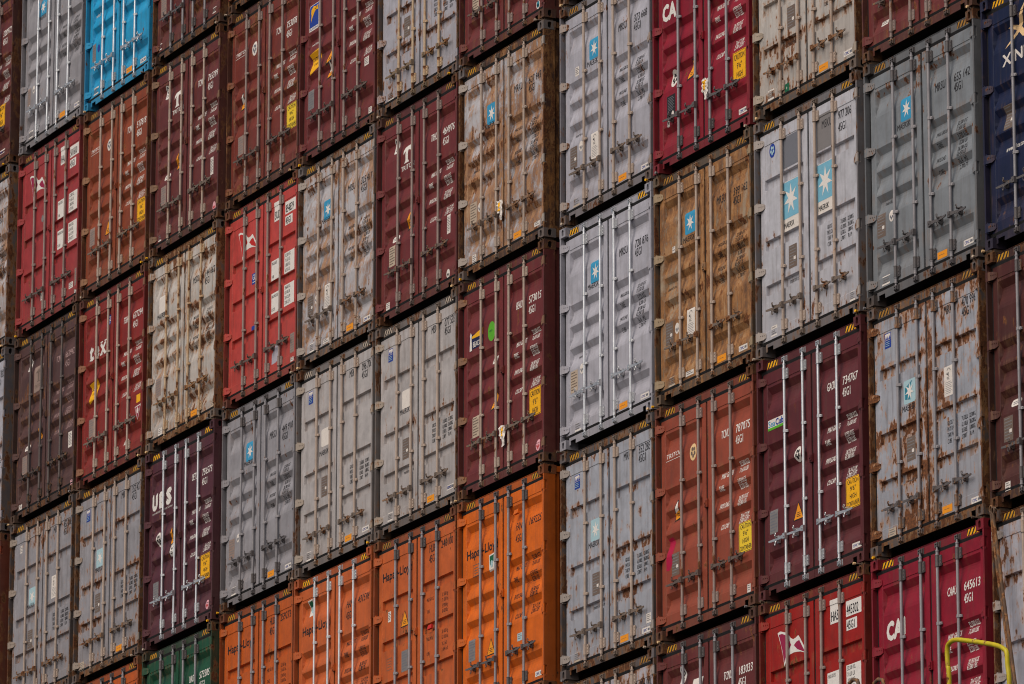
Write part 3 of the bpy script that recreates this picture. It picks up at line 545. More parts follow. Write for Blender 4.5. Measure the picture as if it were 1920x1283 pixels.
(10,0,{'t': 'A', 'k': 'crimson', 'rust': 0.04, 'rod': 's', 'ser': ('W', 'CAAU', '645613', 'w'), 'tab': 'W', 'it': [('cai', 0.24, 0.96)], 'lab': 'crimson container with big white letters numbered 645613, behind the yellow handrail'}),
(11,3,{'t': 'A', 'k': 'darkmaroon', 'rust': 0.4, 'rod': 't', 'ser': None, 'tab': None, 'it': [], 'lab': 'dark container sill in the top right corner above the navy one'}),
(11,2,{'t': 'A', 'k': 'navy', 'rust': 0.06, 'rod': 's', 'ser': None, 'tab': None, 'it': [('xlogo', 0.83, 0.62), ('xines', 0.36, 0.85), ('text', 0.38, 1.85, 'www.xines.com', 0.07, 'w'), ('plate', 0.44, 1.45, 'br')], 'lab': 'navy blue container with a cream crossed emblem at the right edge'}),
(11,1,{'t': 'A', 'k': 'maroon4', 'rust': 0.2, 'rod': 's', 'ser': ('W', 'TCNU', '220916', 'w'), 'tab': 'W', 'it': [('pill', 0.46, 1.78), ('plate', 0.32, 2.05, 'br'), ('white', 0.29, 2.69, 0.11, 0.1)], 'lab': 'dark maroon container with a white pill shaped label at the right edge'}),
(11,0,{'t': 'B', 'k': 'grey', 'rust': 0.55, 'rod': 'tan', 'ser': None, 'tab': None, 'it': [], 'lab': 'rust specked grey container in the bottom right corner'}),
]
EXPO = .40

# ------------------------------------------------------------------ the marks
VA = [(1.235, '32,500 KG'), (1.300, '71,650 LB'), (1.385, '3,720 KG'), (1.455, '8,200 LB'), (1.535, '28,780 KG'), (1.600, '63,450 LB'), (1.680, '76.4   M3'), (1.745, '2,700 FT')]
VW = [(1.128, '32,500 KGS'), (1.206, '71,650 LBS'), (1.342, '3,750 KGS'), (1.408, '8,270 LBS'), (1.547, '28,750 KGS'), (1.611, '63,380 LBS'), (1.762, '76.4 CU.M'), (1.826, '2,700 CUFT')]
def table(d, kind, c):
    if kind == 'A':
        for z, s in ((1.255, 'MAX.GROSS'), (1.385, 'TARE'), (1.56, 'PAYLOAD'), (1.70, 'CUBE')): d.text(1.49, z, s, .056, c, .56, .012)
        for z, s in VA: d.text(1.93, z, s, .056, c, .62, .012)
    elif kind == 'W':
        for z, s in ((1.19, 'MAX GROSS'), (1.346, 'TARE'), (1.563, 'PAYLOAD'), (1.815, 'CU.CAP.')): d.text(1.49, z, s, .068, c, .56, .014)
        for z, s in VW: d.text(1.94, z, s, .060, c, .56, .012)
    elif kind == 'B':
        for z, s in ((1.708, 'GROSS WT'), (1.776, 'PAYLOAD'), (1.846, 'TARE WT'), (1.916, 'CUBE')): d.text(1.62, z, s, .052, c, .50, .01)
        for z, s, q in ((1.718, '71,650LB.', '32,500KG.'), (1.788, '63,100LB.', '28,620KG.'), (1.856, '8,550LB.', '3,880KG.'), (1.926, '2,700FT', '76.4 M')):
            d.text(1.925, z, s, .052, c, .46, .01); d.text(2.09, z, q, .052, c, .44, .01)
    elif kind[0] == 'R':
        for x0, z0, x1, z1 in [(1.48, 1.085, 1.77, 1.372), (1.91, 1.073, 2.24, 1.38), (1.49, 1.56, 1.79, 1.855), (1.91, 1.54, 2.24, 1.85)][int(kind[1]):int(kind[1]) + 1]: d.rect(x0, z0, x1, z1, 'w')
        q = int(kind[1])
        if q in (0, 2):
          for x, z, s in ((1.50, 1.15, 'MAX.GROSS'), (1.50, 1.34, 'TARE'), (1.50, 1.63, 'MAX.PAYLOAD'), (1.50, 1.82, 'CU.CAP.'))[q:q + 2]: d.text(x, z, s, .045, c, .50, 0, 2)
        if q == 1:
          for i, s in enumerate(('32.500 KG.', '71.650 LB.', ' 3.860 KG.', ' 8.510 LB.')): d.text(1.93, 1.135 + i * .072, s, .050, c, .60, 0, 2)
        if q == 3:
          for i, s in enumerate(('28.640 KG.', '63.140 LB.', '76,4 CU.M.', '2.700 CU.FT.')): d.text(1.93, 1.605 + i * .072, s, .050, c, .60 if i < 3 else .52, 0, 2)
    elif kind == 'O':
        for z, s in ((1.089, 'MAX.GROSS'), (1.245, 'TARE'), (1.61, 'MAX.PAYL.'), (1.805, 'CUBE')): d.text(1.49, z, s, .048, c, .56)
        for z, s in ((1.098, '32 500 kg'), (1.169, '71 650 lbs'), (1.246, ' 3 900 kg'), (1.318, ' 8 600 lbs'), (1.588, '28 600 kg'), (1.665, '63 050 lbs'), (1.75, '76.3 m3'), (1.826, '2 694 cuft')): d.text(1.93, z, s, .052, c, .62)
def serial(d, st, pre, num, c):
    P = {'A': (1.49, .722, .715, .835), 'W': (1.555, .712, .714, .856), 'B': (1.585, .428, .420, .538), 'B2': (1.52, .46, .45, .60), 'O': (1.56, .442, .45, .581), 'O2': (1.55, .68, .68, .838)}
    if st == 'R':
        d.rect(1.565, .335 - .085, 1.80, .36 + .17 - .0, 'w'); d.rect(1.92, .352 - .02, 2.27, .512, 'w'); d.rect(1.925, .545, 2.165, .675, 'w')
        d.text(1.58, .50, pre, .12, c, .56, .012, 2); d.text(1.935, .49, num, .115, c, .56, .012, 2); d.text(1.94, .66, '45G1', .10, c, .60, .012, 2); return
    x, z, z1, z2 = P[st]; h = .106; bd = .014 if c != 'k' else .011; xs = .60
    d.text(x, z, pre, h, c, .49 if c != 'k' else .62, bd)
    xn = 1.905 if st != 'B' else 1.975
    d.text(xn, z1, num, h, c, width=.345 if st in ('A', 'W', 'O', 'O2') else .30, bold=bd)
    if st in ('O', 'O2'): d.text(x, z2, '45G1', h, c, xs, bd)
    else: d.text(xn, z2, '45G1', h, c, xs, bd)
    if st in ('W', 'A'):      # boxed check digit at the door edge
        a, e = 2.335, 2.372
        if st == 'W':
            for q in ((a, .615, a + .008, .72), (a, .615, e, .623), (a, .712, e, .72)): d.rect(*q, c)

def item(d, it):
    k, x, z = it[0], (it[1] if len(it) > 1 else 0), (it[2] if len(it) > 2 else 0); a = it[3] if len(it) > 3 else None
    if k == 'yel': d.rect(1.49, 2.612, 1.70, 2.695, 'ora'); d.rect(1.52, 2.65, 1.64, 2.654, 'brn', 2)
    elif k == 'cimc':
        d.rect(x - .105, z - .034, x + .105, z + .034, 'lbl'); d.text(x - .085, z + .018, 'CIMC', .036, 'blue', .85, .012, 2); d.rect(x + .035, z - .014, x + .085, z + .014, 'dgrey', 2)
    elif k == 'plate':
        c = {'y': 'tan', 'br': 'brn', 'br2': 'brn', 'gr': 'steel', None: 'beige'}[a]; d.rect(x - .095, z - .14, x + .095, z + .14, c)
        dk = {'tan': 'brn', 'brn': 'steel', 'steel': 'dgrey', 'beige': 'steel'}[c]
        for i in range(7): d.rect(x - .08, z - .12 + i * .036, x + (.075 if i % 3 else .03), z - .108 + i * .036, dk, 2)
        for sx in (-1, 1):
            for sz in (-1, 1): d.disc(x + sx * .085, z + sz * .13, .005, .005, 'dgrey', 2, 6)
        if c == 'brn': d.rect(x + .02, z + .01, x + .07, z + .05, 'lbl', 3)
    elif k == 'white':
        w, h = it[3], it[4]; c = {'y': 'tan', 'r': 'pink', 'bl': 'pale'}.get(it[5] if len(it) > 5 else None, 'lbl'); d.rect(x - w / 2, z - h / 2, x + w / 2, z + h / 2, c)
        n = max(2, int(h / .028))
        for i in range(n): d.rect(x - w * .40, z - h * .38 + i * h * .78 / n, x + w * (.40 if i % 2 else .2), z - h * .38 + i * h * .78 / n + .009, 'steel', 2)
    elif k == 'circ':
        r, c = it[3], it[4]; oc = {'w': 'lbl', 'w2': 'lbl', 'g': 'steel', 'b': 'blue', 'pk': 'pink', 'wb': 'lbl', 'gn': 'grn', 'bl': 'blue', 'cr': 'cream'}[c]
        d.disc(x, z, r, r * 1.25, oc)
        if c in ('w', 'w2', 'wb', 'pk', 'cr', 'bl'):
            ic = {'w': 'dgrey', 'w2': 'k', 'wb': 'teal', 'pk': 'red', 'cr': 'brn', 'bl': 'pale'}[c]
            for i in range(5 if r > .06 else 3):
                t = 2 * math.pi * i / 5 + .4; d.disc(x + r * .45 * math.cos(t), z + r * .55 * math.sin(t), r * .26, r * .30, ic, 2, 8)
        if c == 'gn': d.text(x - .07, z + .0, 'INSPECTED', .022, 'dgrn', .6, 0, 2)
        if c == 'wb': d.disc(x, z, r * .7, r * .9, 'teal', 2); 
    elif k == 'star':
        bg = {'b': 'sky', 'c': 'pale', 'c2': 'teal'}[a]
        d.rrect(x - .128, z - .137, x + .128, z + .137, .028, bg if a != 'c2' else 'pale'); 
        if a == 'c2': d.poly([(x - .10, z - .05), (x + .06, z - .12), (x - .03, z), (x + .02, z + .10), (x - .10, z + .08)], 'teal', 2)
        d.star(x, z, .098, .108, 'w', 3 if a == 'c2' else 2)
    elif k == 'bigstar':
        d.rect(x - .19, 0.875, x + .19, 1.485, 'lbl'); d.rect(x - .183, .882, x + .183, 1.33, 'skyp', 2); d.star(x, 1.105, .165, .19, 'w', 3)
        d.text(x - .165, 1.445, 'MAERSK', .068, 'k', .70, .006, 3)
    elif k == 'greysq': d.rect(.61, .32, .965, .705, 'dgrey')
    elif k == 'greysq2': d.rect(1.405, .28, 1.79, .71, 'steel')
    elif k == 'maersk': d.text(.65 if x > .6 else x, z, 'MAERSK', .072, 'k', .80, .014)
    elif k == 'blank': d.rrect(x - .12, z - .125, x + .12, z + .125, .03, 'lbl')
    elif k == 'blank2': d.rect(.78, .55, 1.03, .75, 'lbl')
    elif k == 'text': d.text(x, z, a, it[4], it[5], .66, .004)
    elif k == 'fsc':
        d.rect(x - .10, z - .172, x + .10, z + .172, 'lbl')
        for i in range(8):
            t0, t1 = math.pi * (.1 + .2 * i * .9 / 1.8), math.pi * (.1 + .2 * (i + .7) * .9 / 1.8)
            d.poly([(x + .042 * math.cos(t0), z - .10 - .05 * math.sin(t0)), (x + .042 * math.cos(t1), z - .10 - .05 * math.sin(t1)), (x + .034 * math.cos(t1), z - .10 - .042 * math.sin(t1)), (x + .034 * math.cos(t0), z - .10 - .042 * math.sin(t0))], 'k', 2)
        d.rect(x - .004, z - .10, x + .004, z - .05, 'k', 2); d.poly([(x - .05, z - .085), (x - .03, z - .105), (x - .01, z - .06)], 'k', 2)
        d.text(x - .04, z - .015, 'FSC', .035, 'k', .7, 0, 2)
        for i in range(7): d.rect(x - .075, z + .01 + i * .021, x + (.07 if i % 2 else .045), z + .014 + i * .021, 'dgrey', 2)
    elif k in ('caution3', 'caution4', 'cautiont'):
        ww, hh = .16, .185 if k != 'cautiont' else .12; yc = 'Y' if a == 'Y' else 'yel'
        if k == 'cautiont':
            d.poly([(x - .17, z - .14), (x + .17, z - .17), (x + .12, z + .02), (x + .15, z + .1), (x - .15, z + .16), (x - .12, z)], yc)
            d.text(x - .13, z - .03, 'CAUTION', .055, 'k', .58, .008, 2); d.text(x - .06, z + .05, "9'6\" HIGH", .04, 'k', .5, .004, 2)
        else:
            d.rect(x - ww, z - hh, x + ww, z + hh, yc)
            for q in ((x - ww + .008, z - hh + .008, x + ww - .008, z - hh + .013), (x - ww + .008, z + hh - .013, x + ww - .008, z + hh - .008), (x - ww + .008, z - hh + .008, x - ww + .013, z + hh - .008), (x + ww - .013, z - hh + .008, x + ww - .008, z + hh - .008)): d.rect(*q, 'k', 2)
            L = [('CAUTION', .25), ("9'6\"", .13), ('HIGH', .15)] + ([('CONTAINER', .28)] if k == 'caution4' else [])
            n = len(L); st = 2 * hh / (n + .25)
            for i, (s, w) in enumerate(L): d.text(x - w / 2, z - hh + st * (i + .93), s, st * .66, 'k', 1, .006, 2, width=w)
    elif k == 'tri':
        d.poly([(x, z - .115), (x + .125, z + .11), (x - .125, z + .11)], 'k'); d.poly([(x, z - .092), (x + .104, z + .098), (x - .104, z + .098)], 'ora', 2)
        for i in range(3): d.rect(x - .04 + .01 * (i == 0), z + .02 + i * .022, x + .045, z + .027 + i * .022, 'k', 3)
    elif k in ('torn', 'tornw'):
        top = 'ora' if k == 'torn' else 'lbl'
        d.poly([(x + .02, z - .13), (x + .045, z - .10), (x + .07, z + .10), (x + .09, z + .12), (x - .08, z + .13), (x - .10, z + .15), (x - .09, z + .08), (x - .02, z - .06)], 'k')
        d.poly([(x + .022, z - .11), (x + .035, z - .09), (x + .058, z + .09), (x - .078, z + .115), (x - .07, z + .07), (x - .01, z - .05)], top, 2)
        if k == 'tornw': d.poly([(x + .05, z + .01), (x + .058, z + .09), (x - .078, z + .115), (x - .07, z + .04)], 'ora', 3)
        for i in range(2): d.rect(x - .03, z + .04 + i * .025, x + .03, z + .047 + i * .025, 'k', 4)
    elif k == 'triw':
        d.poly([(x - .11, z - .09), (x + .11, z - .10), (x, z + .13)], 'lbl'); d.poly([(x - .09, z - .075), (x + .09, z - .082), (x, z + .105)], 'magd', 2); d.disc(x, z - .02, .035, .045, 'lbl', 3)
    elif k == 'pill':
        d.rrect(x - .105, z - .042, x + .105, z + .042, .04, 'lbl'); d.rect(x - .07, z - .014, x + .07, z - .006, 'dgrey', 2); d.rect(x - .06, z + .008, x + .055, z + .016, 'dgrey', 2)
    elif k == 'penta':
        d.poly([(x - .05, z - .08), (x + .0, z - .12), (x + .07, z - .10), (x + .08, z), (x + .05, z + .10), (x - .06, z + .08)], 'w')
        d.disc(x + .01, z - .05, .042, .048, 'k', 2, 10); d.disc(x + .01, z - .05, .026, .03, 'w', 3, 10); d.rect(x - .03, z + .02, x + .04, z + .028, 'k', 2); d.rect(x - .03, z + .045, x + .03, z + .053, 'k', 2)
    elif k == 'blue':
        d.rect(.29, .33, .43, .508, 'blue'); d.rect(.30, .34, .42, .415, 'lbl', 2)
        for i in range(3): d.poly([(.305 + i * .04, .41), (.325 + i * .04, .36), (.345 + i * .04, .41)], 'blue', 3)
        for i in range(3): d.rect(.305, .435 + i * .022, .40, .441 + i * .022, 'pale', 3)
    elif k == 'gl': d.rect(x - .07, z - .08, x + .07, z + .08, 'blue'); d.text(x - .055, z + .02, 'GL', .085, 'w', .75, .012, 2); d.rect(x - .05, z + .045, x + .05, z + .055, 'w', 2)
    elif k == 'yelsq': d.rect(x - .07, z - .06, x + .07, z + .06, 'yel')
    elif k == 'greensq': d.rect(x - .055, z - .05, x + .055, z + .05, 'dgrn'); d.text(x - .02, z + .02, 'e', .05, 'w', .8, 0, 2)
    elif k == 'greenst': d.poly([(x - .08, z - .11), (x + .07, z - .12), (x + .06, z + .10), (x - .07, z + .11)], 'lbl'); d.poly([(x - .06, z - .09), (x + .055, z - .10), (x + .048, z - .02), (x - .05, z + .03)], 'dgrn', 2); d.rrect(x - .03, z - .03, x + .03, z + .06, .025, 'pale', 3)
    elif k == 'bl': d.rect(x - .06, z - .03, x + .06, z + .03, 'blue')
    elif k == 'dark':
        d.rect(x - .105, z - .145, x + .105, z + .145, 'k')
        for i in range(9): d.rect(x - .085, z - .12 + i * .02, x + (.08 if i % 2 else .05), z - .113 + i * .02, 'dgrey', 2)
        d.disc(x + .04, z + .10, .03, .035, 'lbl', 2, 10)
    elif k == 'patch': d.poly([(x - .12, z - .02), (x + .02, z - .16), (x + .10, z - .22), (x + .13, z + .02), (x + .08, z + .10), (x - .02, z + .12), (x - .13, z + .12)], 'patch')
    elif k == 'mag': d.poly([(.163, 1.65), (.30, 1.64), (.33, 1.72), (.32, 1.98), (.24, 2.05), (.163, 2.04)], 'mgt')
    elif k == 'emb':
        for q in ((x - .08, z - .08, x + .08, z - .072), (x - .08, z + .072, x + .08, z + .08), (x - .08, z - .08, x - .074, z + .08), (x + .074, z - .08, x + .08, z + .08)): d.rect(*q, 'brn')
        for i in range(3): d.rect(x - .05, z - .04 + i * .035, x + .05, z - .03 + i * .035, 'brn')
    elif k == 'triton': d.text(.18, .66, 'TRITON', .062, 'w', width=.40, bold=.01); d.rect(.18, .685, .58, .691, 'w')
    elif k == 'tlogo':
        x, z = .81, .70
        d.poly([(x - .10, z - .10), (x - .06, z - .14), (x + .07, z - .15), (x + .14, z - .12), (x + .14, z - .05), (x + .10, z - .075), (x + .05, z - .08), (x - .05, z - .075), (x - .095, z - .04)], 'w')
        d.poly([(x - .03, z - .08), (x + .045, z - .08), (x + .045, z + .05), (x + .08, z + .09), (x - .07, z + .09), (x - .03, z + .05)], 'w')
        d.text(x - .16, z + .185, 'TRITON', .070, 'w', width=.40, bold=.015)
    elif k == 'tritonbox':
        d.rect(.685, .575, 1.04, .98, 'beige'); x, z = .86, .74
        d.poly([(x - .10, z - .06), (x, z - .12), (x + .10, z - .06), (x + .03, z - .05), (x + .03, z + .07), (x + .07, z + .09), (x - .07, z + .09), (x - .03, z + .07), (x - .03, z - .05)], 'brn', 2)
        d.text(.71, .915, 'TRITON', .05, 'brn', width=.29, bold=.01, lay=2)
    elif k == 'hapag': d.text(.165, z + .02, 'Hapag-Lloyd', .118, 'k', width=.89, bold=.022)
    elif k == 'cai': x0 = .165 if z < .935 else .235; d.text(x0, .95, 'C', .205, 'w', width=.155, bold=.05); d.text(x0 + .165, .95, 'A', .205, 'w', width=.175, bold=.05); d.text(x0 + .365, .95, 'I', .205, 'w', width=.03, bold=.05)
    elif k == 'tex': 
        d.text(.31, .975, 't', .255, 'w', width=.12, bold=.045); d.text(.475, .975, 'e', .255, 'w', width=.17, bold=.04); d.text(.70, .975, 'x', .255, 'w', width=.20, bold=.035)
        for q in ((.30, .962, .45, .982), (.69, .962, .78, .980), (.84, .962, .95, .980), (.70, .775, .79, .793), (.85, .775, .94, .793)): d.rect(*q, 'w', 1.1)
    elif k == 'ues':
        for q, cc in ((.16, 'U'), (.40, 'E'), (.655, 'S')): d.text(q, .85, cc, .215, 'w', width=.17, bold=.075)
        d.text(.155, .925, 'International Equipment Limited', .036, 'w', width=.72)
    elif k == 'seacube':
        d.rect(.165, .742, .60, .87, 'lbl'); d.rect(.165, .84, .60, .87, 'grn', 2); d.text(.175, .83, 'Sea', .078, 'sky', width=.16, bold=.02, lay=2); d.text(.345, .83, 'Cube', .078, 'blue', width=.235, bold=.03, lay=2)
    elif k == 'beacon':
        d.rect(.23, .735, .62, .935, 'navy'); d.poly([(.30, .76), (.62, .70), (.62, .80), (.30, .79)], 'yel', 2); d.text(.325, .915, 'BEACON', .075, 'w', width=.28, bold=.02, lay=3)
        d.poly([(.235, .95), (.25, .78), (.245, .74), (.27, .70), (.295, .74), (.29, .78), (.305, .95)], 'w', 4)
    elif k == 'florens':
        d.rect(.20, .60, .505, .985, 'lbl'); d.rect(.21, .61, .495, .93, 'blue', 2)
        for q in (0, .10): d.poly([(.25, .86 - q), (.27, .76 - q * .9), (.34, .69 - q * .6), (.48, .63 + q * .4), (.48, .66 + q * .5), (.37, .72 - q * .3), (.30, .79 - q * .7)], 'yel', 3)
        d.text(.215, .97, 'FLORENS', .028, 'blue', width=.27, bold=.01, lay=2)
    elif k == 'flag':
        O = [(.345, .393), (.40, .380), (.451, .393), (.52, .415), (.596, .453), (.65, .505), (.70, .53), (.76, .525), (.824, .504), (.856, .536), (.95, .65), (1.037, .76), (.881, .709), (.79, .695), (.715, .688), (.64, .695), (.59, .706), (.545, .745), (.496, .815), (.47, .70), (.42, .55)]
        dz = 0 if z > 1 else .0
        d.poly(O, 'w')
        d.poly([(.372, .415), (.45, .418), (.52, .445), (.595, .49), (.655, .585), (.645, .60), (.575, .655), (.52, .72), (.495, .77), (.45, .61)], 'magd' if a is None else 'red', 2)
        d.poly([(.72, .605), (.78, .575), (.845, .565), (.93, .67), (.985, .735), (.88, .695), (.80, .665)], 'magd' if a is None else 'red', 2)
    elif k == 'xlogo':
        d.poly([(.43, .415), (.52, .40), (.62, .425), (.72, .475), (.79, .535), (.90, .60), (1.02, .63), (.90, .635), (.77, .60), (.68, .53), (.58, .47)], 'cream')
        d.poly([(.415, .66), (.50, .595), (.58, .52), (.66, .42), (.74, .32), (.86, .22), (.80, .33), (.72, .45), (.64, .55), (.55, .61)], 'cream', 2)
    elif k == 'xines': d.text(.36, .85, 'XINES', .135, 'lbl', width=.66, bold=.03)

# ------------------------------------------------------------------ containers
ORG = {-1: (-20.2493, -.3243, -.1942), 0: (-17.7027, -.216, -.1249), 1: (-15.1376, -.216, -.1462), 2: (-12.5743, -.216, -.1507), 3: (-10.1233, -.1031, -.0589),
       4: (-7.6562, -.1031, -.0719), 5: (-5.1494, -.1031, -.0705), 6: (-2.662, -.1031, -.0643), 7: (.0059, 0, .0029), 8: (2.5101, 0, .0051), 9: (5.0242, 0, .0003), 10: (7.6022, 0, -.0112), 11: (10.1888, 0, .003)}
TYPE_ROD_Z = {'A': .652, 'B': .520, 'C': .540}
def container(c, r, S, idx):
    ox, oy, oz = ORG[c]; rr = random.Random(c * 31 + r * 7 + 5)
    seed = idx * 1.37 + 2
    root = bpy.data.objects.new('shipping_container', None); COL.objects.link(root); root.empty_display_size = .3
    root.location = (ox, oy + rr.uniform(-.004, .004), oz + r * (H + GAP))
    root['label'] = S['lab']; root['category'] = 'shipping container'; root['group'] = 'shipping containers stacked in a wall'
    col = KC[S['k']]; rust = S['rust']; stain = S.get('stain', 0); t = S['t']
    pm = paint('door_paint', col, seed, rust, stain, .26 + .55 * rust, typ=t, bump=.07 + .12 * rr.random())
    hc = KC[S['hdr']] if 'hdr' in S else col
    kf = min(.84, .15 + rust * 1.9); hc = tuple(a * (1 - kf) + b * kf for a, b in zip(hc, (.040, .025, .017, 1)))
    fm = paint('frame_paint', hc, seed + 4, min(1.25, rust * 2.1 + .12), min(.45, stain * .3 + max(0, rust - .15) * .6), .3 + .5 * rust, rl=.5)
    cast = fm if rust < .12 else paint('casting_rust', tuple(a * .22 + b * .78 for a, b in zip(col, (.050, .030, .020, 1))), seed + 8, .85, .1, .6, .8, rl=.4)
    rc, ro, me_, rru = RODC[S['rod']]
    rm = paint('rod_steel', rc, seed + 2, min(.7, rru + rust * .3), 0, .18, ro, me_, .1)
    hm = paint('lock_steel', tuple(x * (.40 if S['rod'] != 'g' else .9) for x in rc[:3]) + (1,), seed + 6, min(.9, rru + rust * .6 + (.15 if S['rod'] != 'g' else 0)), 0, .45, ro, me_, .1)
    hgm = pm if S['rod'] != 'tan' else paint('hinge_paint', tuple(a * .6 + b * .4 for a, b in zip(col, srgb(176, 150, 110))), seed + 7, .45, 0, .5)
    body = link('container_body', BO, [fm, M_UNDER], root)
    fr = link('frame', FR, [fm], root)
    hzi = INK['hzw'] if 'warm' in S['lab'] else INK[('hz1', 'hz2', 'hz1')[rr.randrange(3)]] if rust > .1 else INK['yel']
    for hzm in HAZ: link('hazard_marking', hzm, [hzi, INK['hzk']], fr)
    for k in CASTS: link('corner_casting', CASTS[k], [cast, M_DARK], root)
    link('door_seal_and_gap_shade', SE, [M_SEAL], root)
    dl = []
    for s in (0, 1):
        d = link('door', DOORS[(t, s)], [pm], root); dl.append(d)
        for z in HZ: link('hinge', HI[s], [hgm], d, (0, 0, z))
    if t != 'B' and S['k'][:4] != 'grey': link('gap_lock', LOCKBOX, [pm], dl[0], (1.203, 0, H - 1.42))
    hz = TYPE_ROD_Z[t] + rr.uniform(-.02, .02); gj = rr.uniform(-.035, .035) if (c, r) != (7, 2) else 0
    for i, dx in enumerate((-.607, -.178, .184, .610)):
        x = 1.219 + dx; s = -1 if i < 2 else 1
        rod = link('lock_rod', ROD, [rm], root, (x, 0, 0))
        link('rod_handle', HAN[s], [hm], rod, (0, 0, hz)).rotation_euler = (0, rr.uniform(-.03, .03), 0)
        link('handle_latch', LAT[s], [hm], rod, (0, 0, hz))
        for z in (H - .275, .285): link('rod_bearing', BEAR, [hm if S['rod'] not in ('tan', 'cream', 't') else rm], rod, (0, 0, z))
        for z in (H - .99 + gj, H - 1.89 + gj * .8): link('rod_guide', GUI, [hm if S['rod'] == 'g' else rm], rod, (0, 0, z))
        for z, f in ((H - .088, 0), (.100, 1)): link('cam_keeper', KEEP, [hm], rod, (0, 0, z))
    if S.get('ser'):
        st, pre, num, cc = S['ser']; d = Deco(); serial(d, st, pre, num, cc); d.build('serial_lettering', t, dl[1])
    if S.get('tab'):
        cc = S.get('tcol') or {'A': 'k', 'B': 'k', 'W': 'w', 'R': 'k', 'O': 'k'}[S['tab']]
        for tk in (['R0', 'R1', 'R2', 'R3'] if S['tab'] == 'R' else [S['tab']]): shared((t, tk, cc), 'weight_lettering', t, dl[1], lambda d: table(d, tk, cc))
    NM = {'yel': 'sticker', 'cimc': 'maker_label', 'plate': 'data_plate', 'white': 'sticker', 'circ': 'round_sticker', 'star': 'logo', 'bigstar': 'logo', 'maersk': 'brand_lettering', 'blank': 'faded_logo',
          'blank2': 'faded_logo', 'text': 'small_lettering', 'fsc': 'certificate_label', 'caution3': 'warning_label', 'caution4': 'warning_label', 'cautiont': 'torn_warning_label', 'tri': 'warning_label',
          'torn': 'torn_warning_label', 'tornw': 'torn_warning_label', 'triw': 'sticker', 'pill': 'sticker', 'penta': 'sticker', 'blue': 'sticker', 'gl': 'class_label', 'yelsq': 'sticker', 'greensq': 'sticker',
          'greenst': 'sticker', 'bl': 'sticker', 'dark': 'notice_label', 'patch': 'bare_metal_patch', 'mag': 'paint_patch', 'emb': 'stencil_mark', 'greysq': 'paint_patch', 'greysq2': 'paint_patch'}
    for it in S['it']:
        if it[0] == 'paper': paper(dl[1], it[1], it[2], rr); continue
        if it[0] in ('vent', 'rlight'): ventbox(dl[1], it[1], it[2], pm if it[0] == 'vent' else INK['red']); continue
        if it[0] == 'text' and len(it) > 5 and it[3] == '9': continue
        par = dl[1] if (it[0] == 'yel' or it[1] > 1.2) else dl[0]
        d = Deco(); item(d, it); d.build(NM.get(it[0], 'brand_lettering'), t, par)
    return root

def paper(par, x, zt, rr):
    """Remains of a torn customs label: crumpled strips standing off the door."""
    b = MB(); n = 7
    for k, (dx, w, h, mi) in enumerate(((-.06, .12, .17, 0), (.02, .10, .26, 0), (-.01, .07, .12, 1), (.06, .06, .20, 0))):
        g = []
        for i in range(n):
            for j in range(4):
                u, v = j / 3, i / (n - 1)
                g.append((x + dx + (u - .5) * w * (1 - .35 * v * rr.random()) + rr.uniform(-.008, .008), DP - .012 - .022 * rr.random() - .01 * k, H - zt + .12 - v * h - .02 * k + rr.uniform(-.008, .008)))
        b.add(g, [(i * 4 + j, i * 4 + j + 1, (i + 1) * 4 + j + 1, (i + 1) * 4 + j) for i in range(n - 1) for j in range(3)], mi)
    o = link('torn_paper', b.mesh('torn_paper', 2), [INK['lbl'], INK['yel']], par)
    md = o.modifiers.new('thickness', 'SOLIDIFY'); md.thickness = .0015
def ventbox(par, x, zt, m):
    b = MB(); z = H - zt
    b.hull([(x - .06, .02, z - .035), (x + .06, .02, z - .03), (x + .06, .056, z - .03), (x - .06, .056, z - .035)], [(x - .05, .035, z + .025), (x + .05, .035, z + .028), (x + .05, .056, z + .028), (x - .05, .056, z + .025)])
    link('vent_box', b.mesh('vent_box'), [m], par)

M_UNDER = paint('underseal', (.018, .016, .015, 1), 4, .25, 0, .3, .85)
random.seed(3)
for i, (c, r, S) in enumerate(SPEC): container(c, r, S, i)

# ------------------------------------------------------------------ twist locks between the stacked corners
TL = []
for v in range(3):
    b = MB()
    b.box(-.062, .062, .03, .155, .004, .036)
    b.hull([(-.045, .012, .006), (.045, .012, .006), (.045, .035, .006), (-.045, .035, .006)], [(-.03, .006, .030), (.03, .006, .030), (.03, .035, .030), (-.03, .035, .030)])
    b.cyly(0, .02, .10, .03, .028, 10)
    dx, dz = ((.055, -.004), (-.05, .006), (.07, .012))[v]
    b.tube([(.0, .02, .02), (dx * .5, -.012, .02 + dz * .5), (dx, -.038, .02 + dz)], .008, 8)
    b.tube([(dx, -.034, .02 + dz), (dx * 1.1, -.062, .02 + dz * 1.3)], .016, 10, 1)
    TL.append(b.mesh('twist_lock', 2))
m_tw = paint('twist_lock_steel', (.10, .07, .05, 1), 3, .8, 0, .6, .8); tips = [INK['cream'], INK['yel'], INK['steel'], m_tw, INK['tan']]
have = {(c, r) for c, r, _ in SPEC}; k = 0
for c, r, S in SPEC:
    if (c, r - 1) not in have: continue
    ox, oy, oz = ORG[c]
    for x in (.09, W - .09):
        o = link('twist_lock', TL[k % 3], [m_tw, tips[(k * 7 + c) % 5]], None, (ox + x, oy, oz + r * (H + GAP) - GAP)); k += 1
        o['label'] = 'small rusty twist lock pinned between the corner castings of two stacked containers'
        o['category'] = 'twist lock'; o['group'] = 'twist locks between stacked container corners'

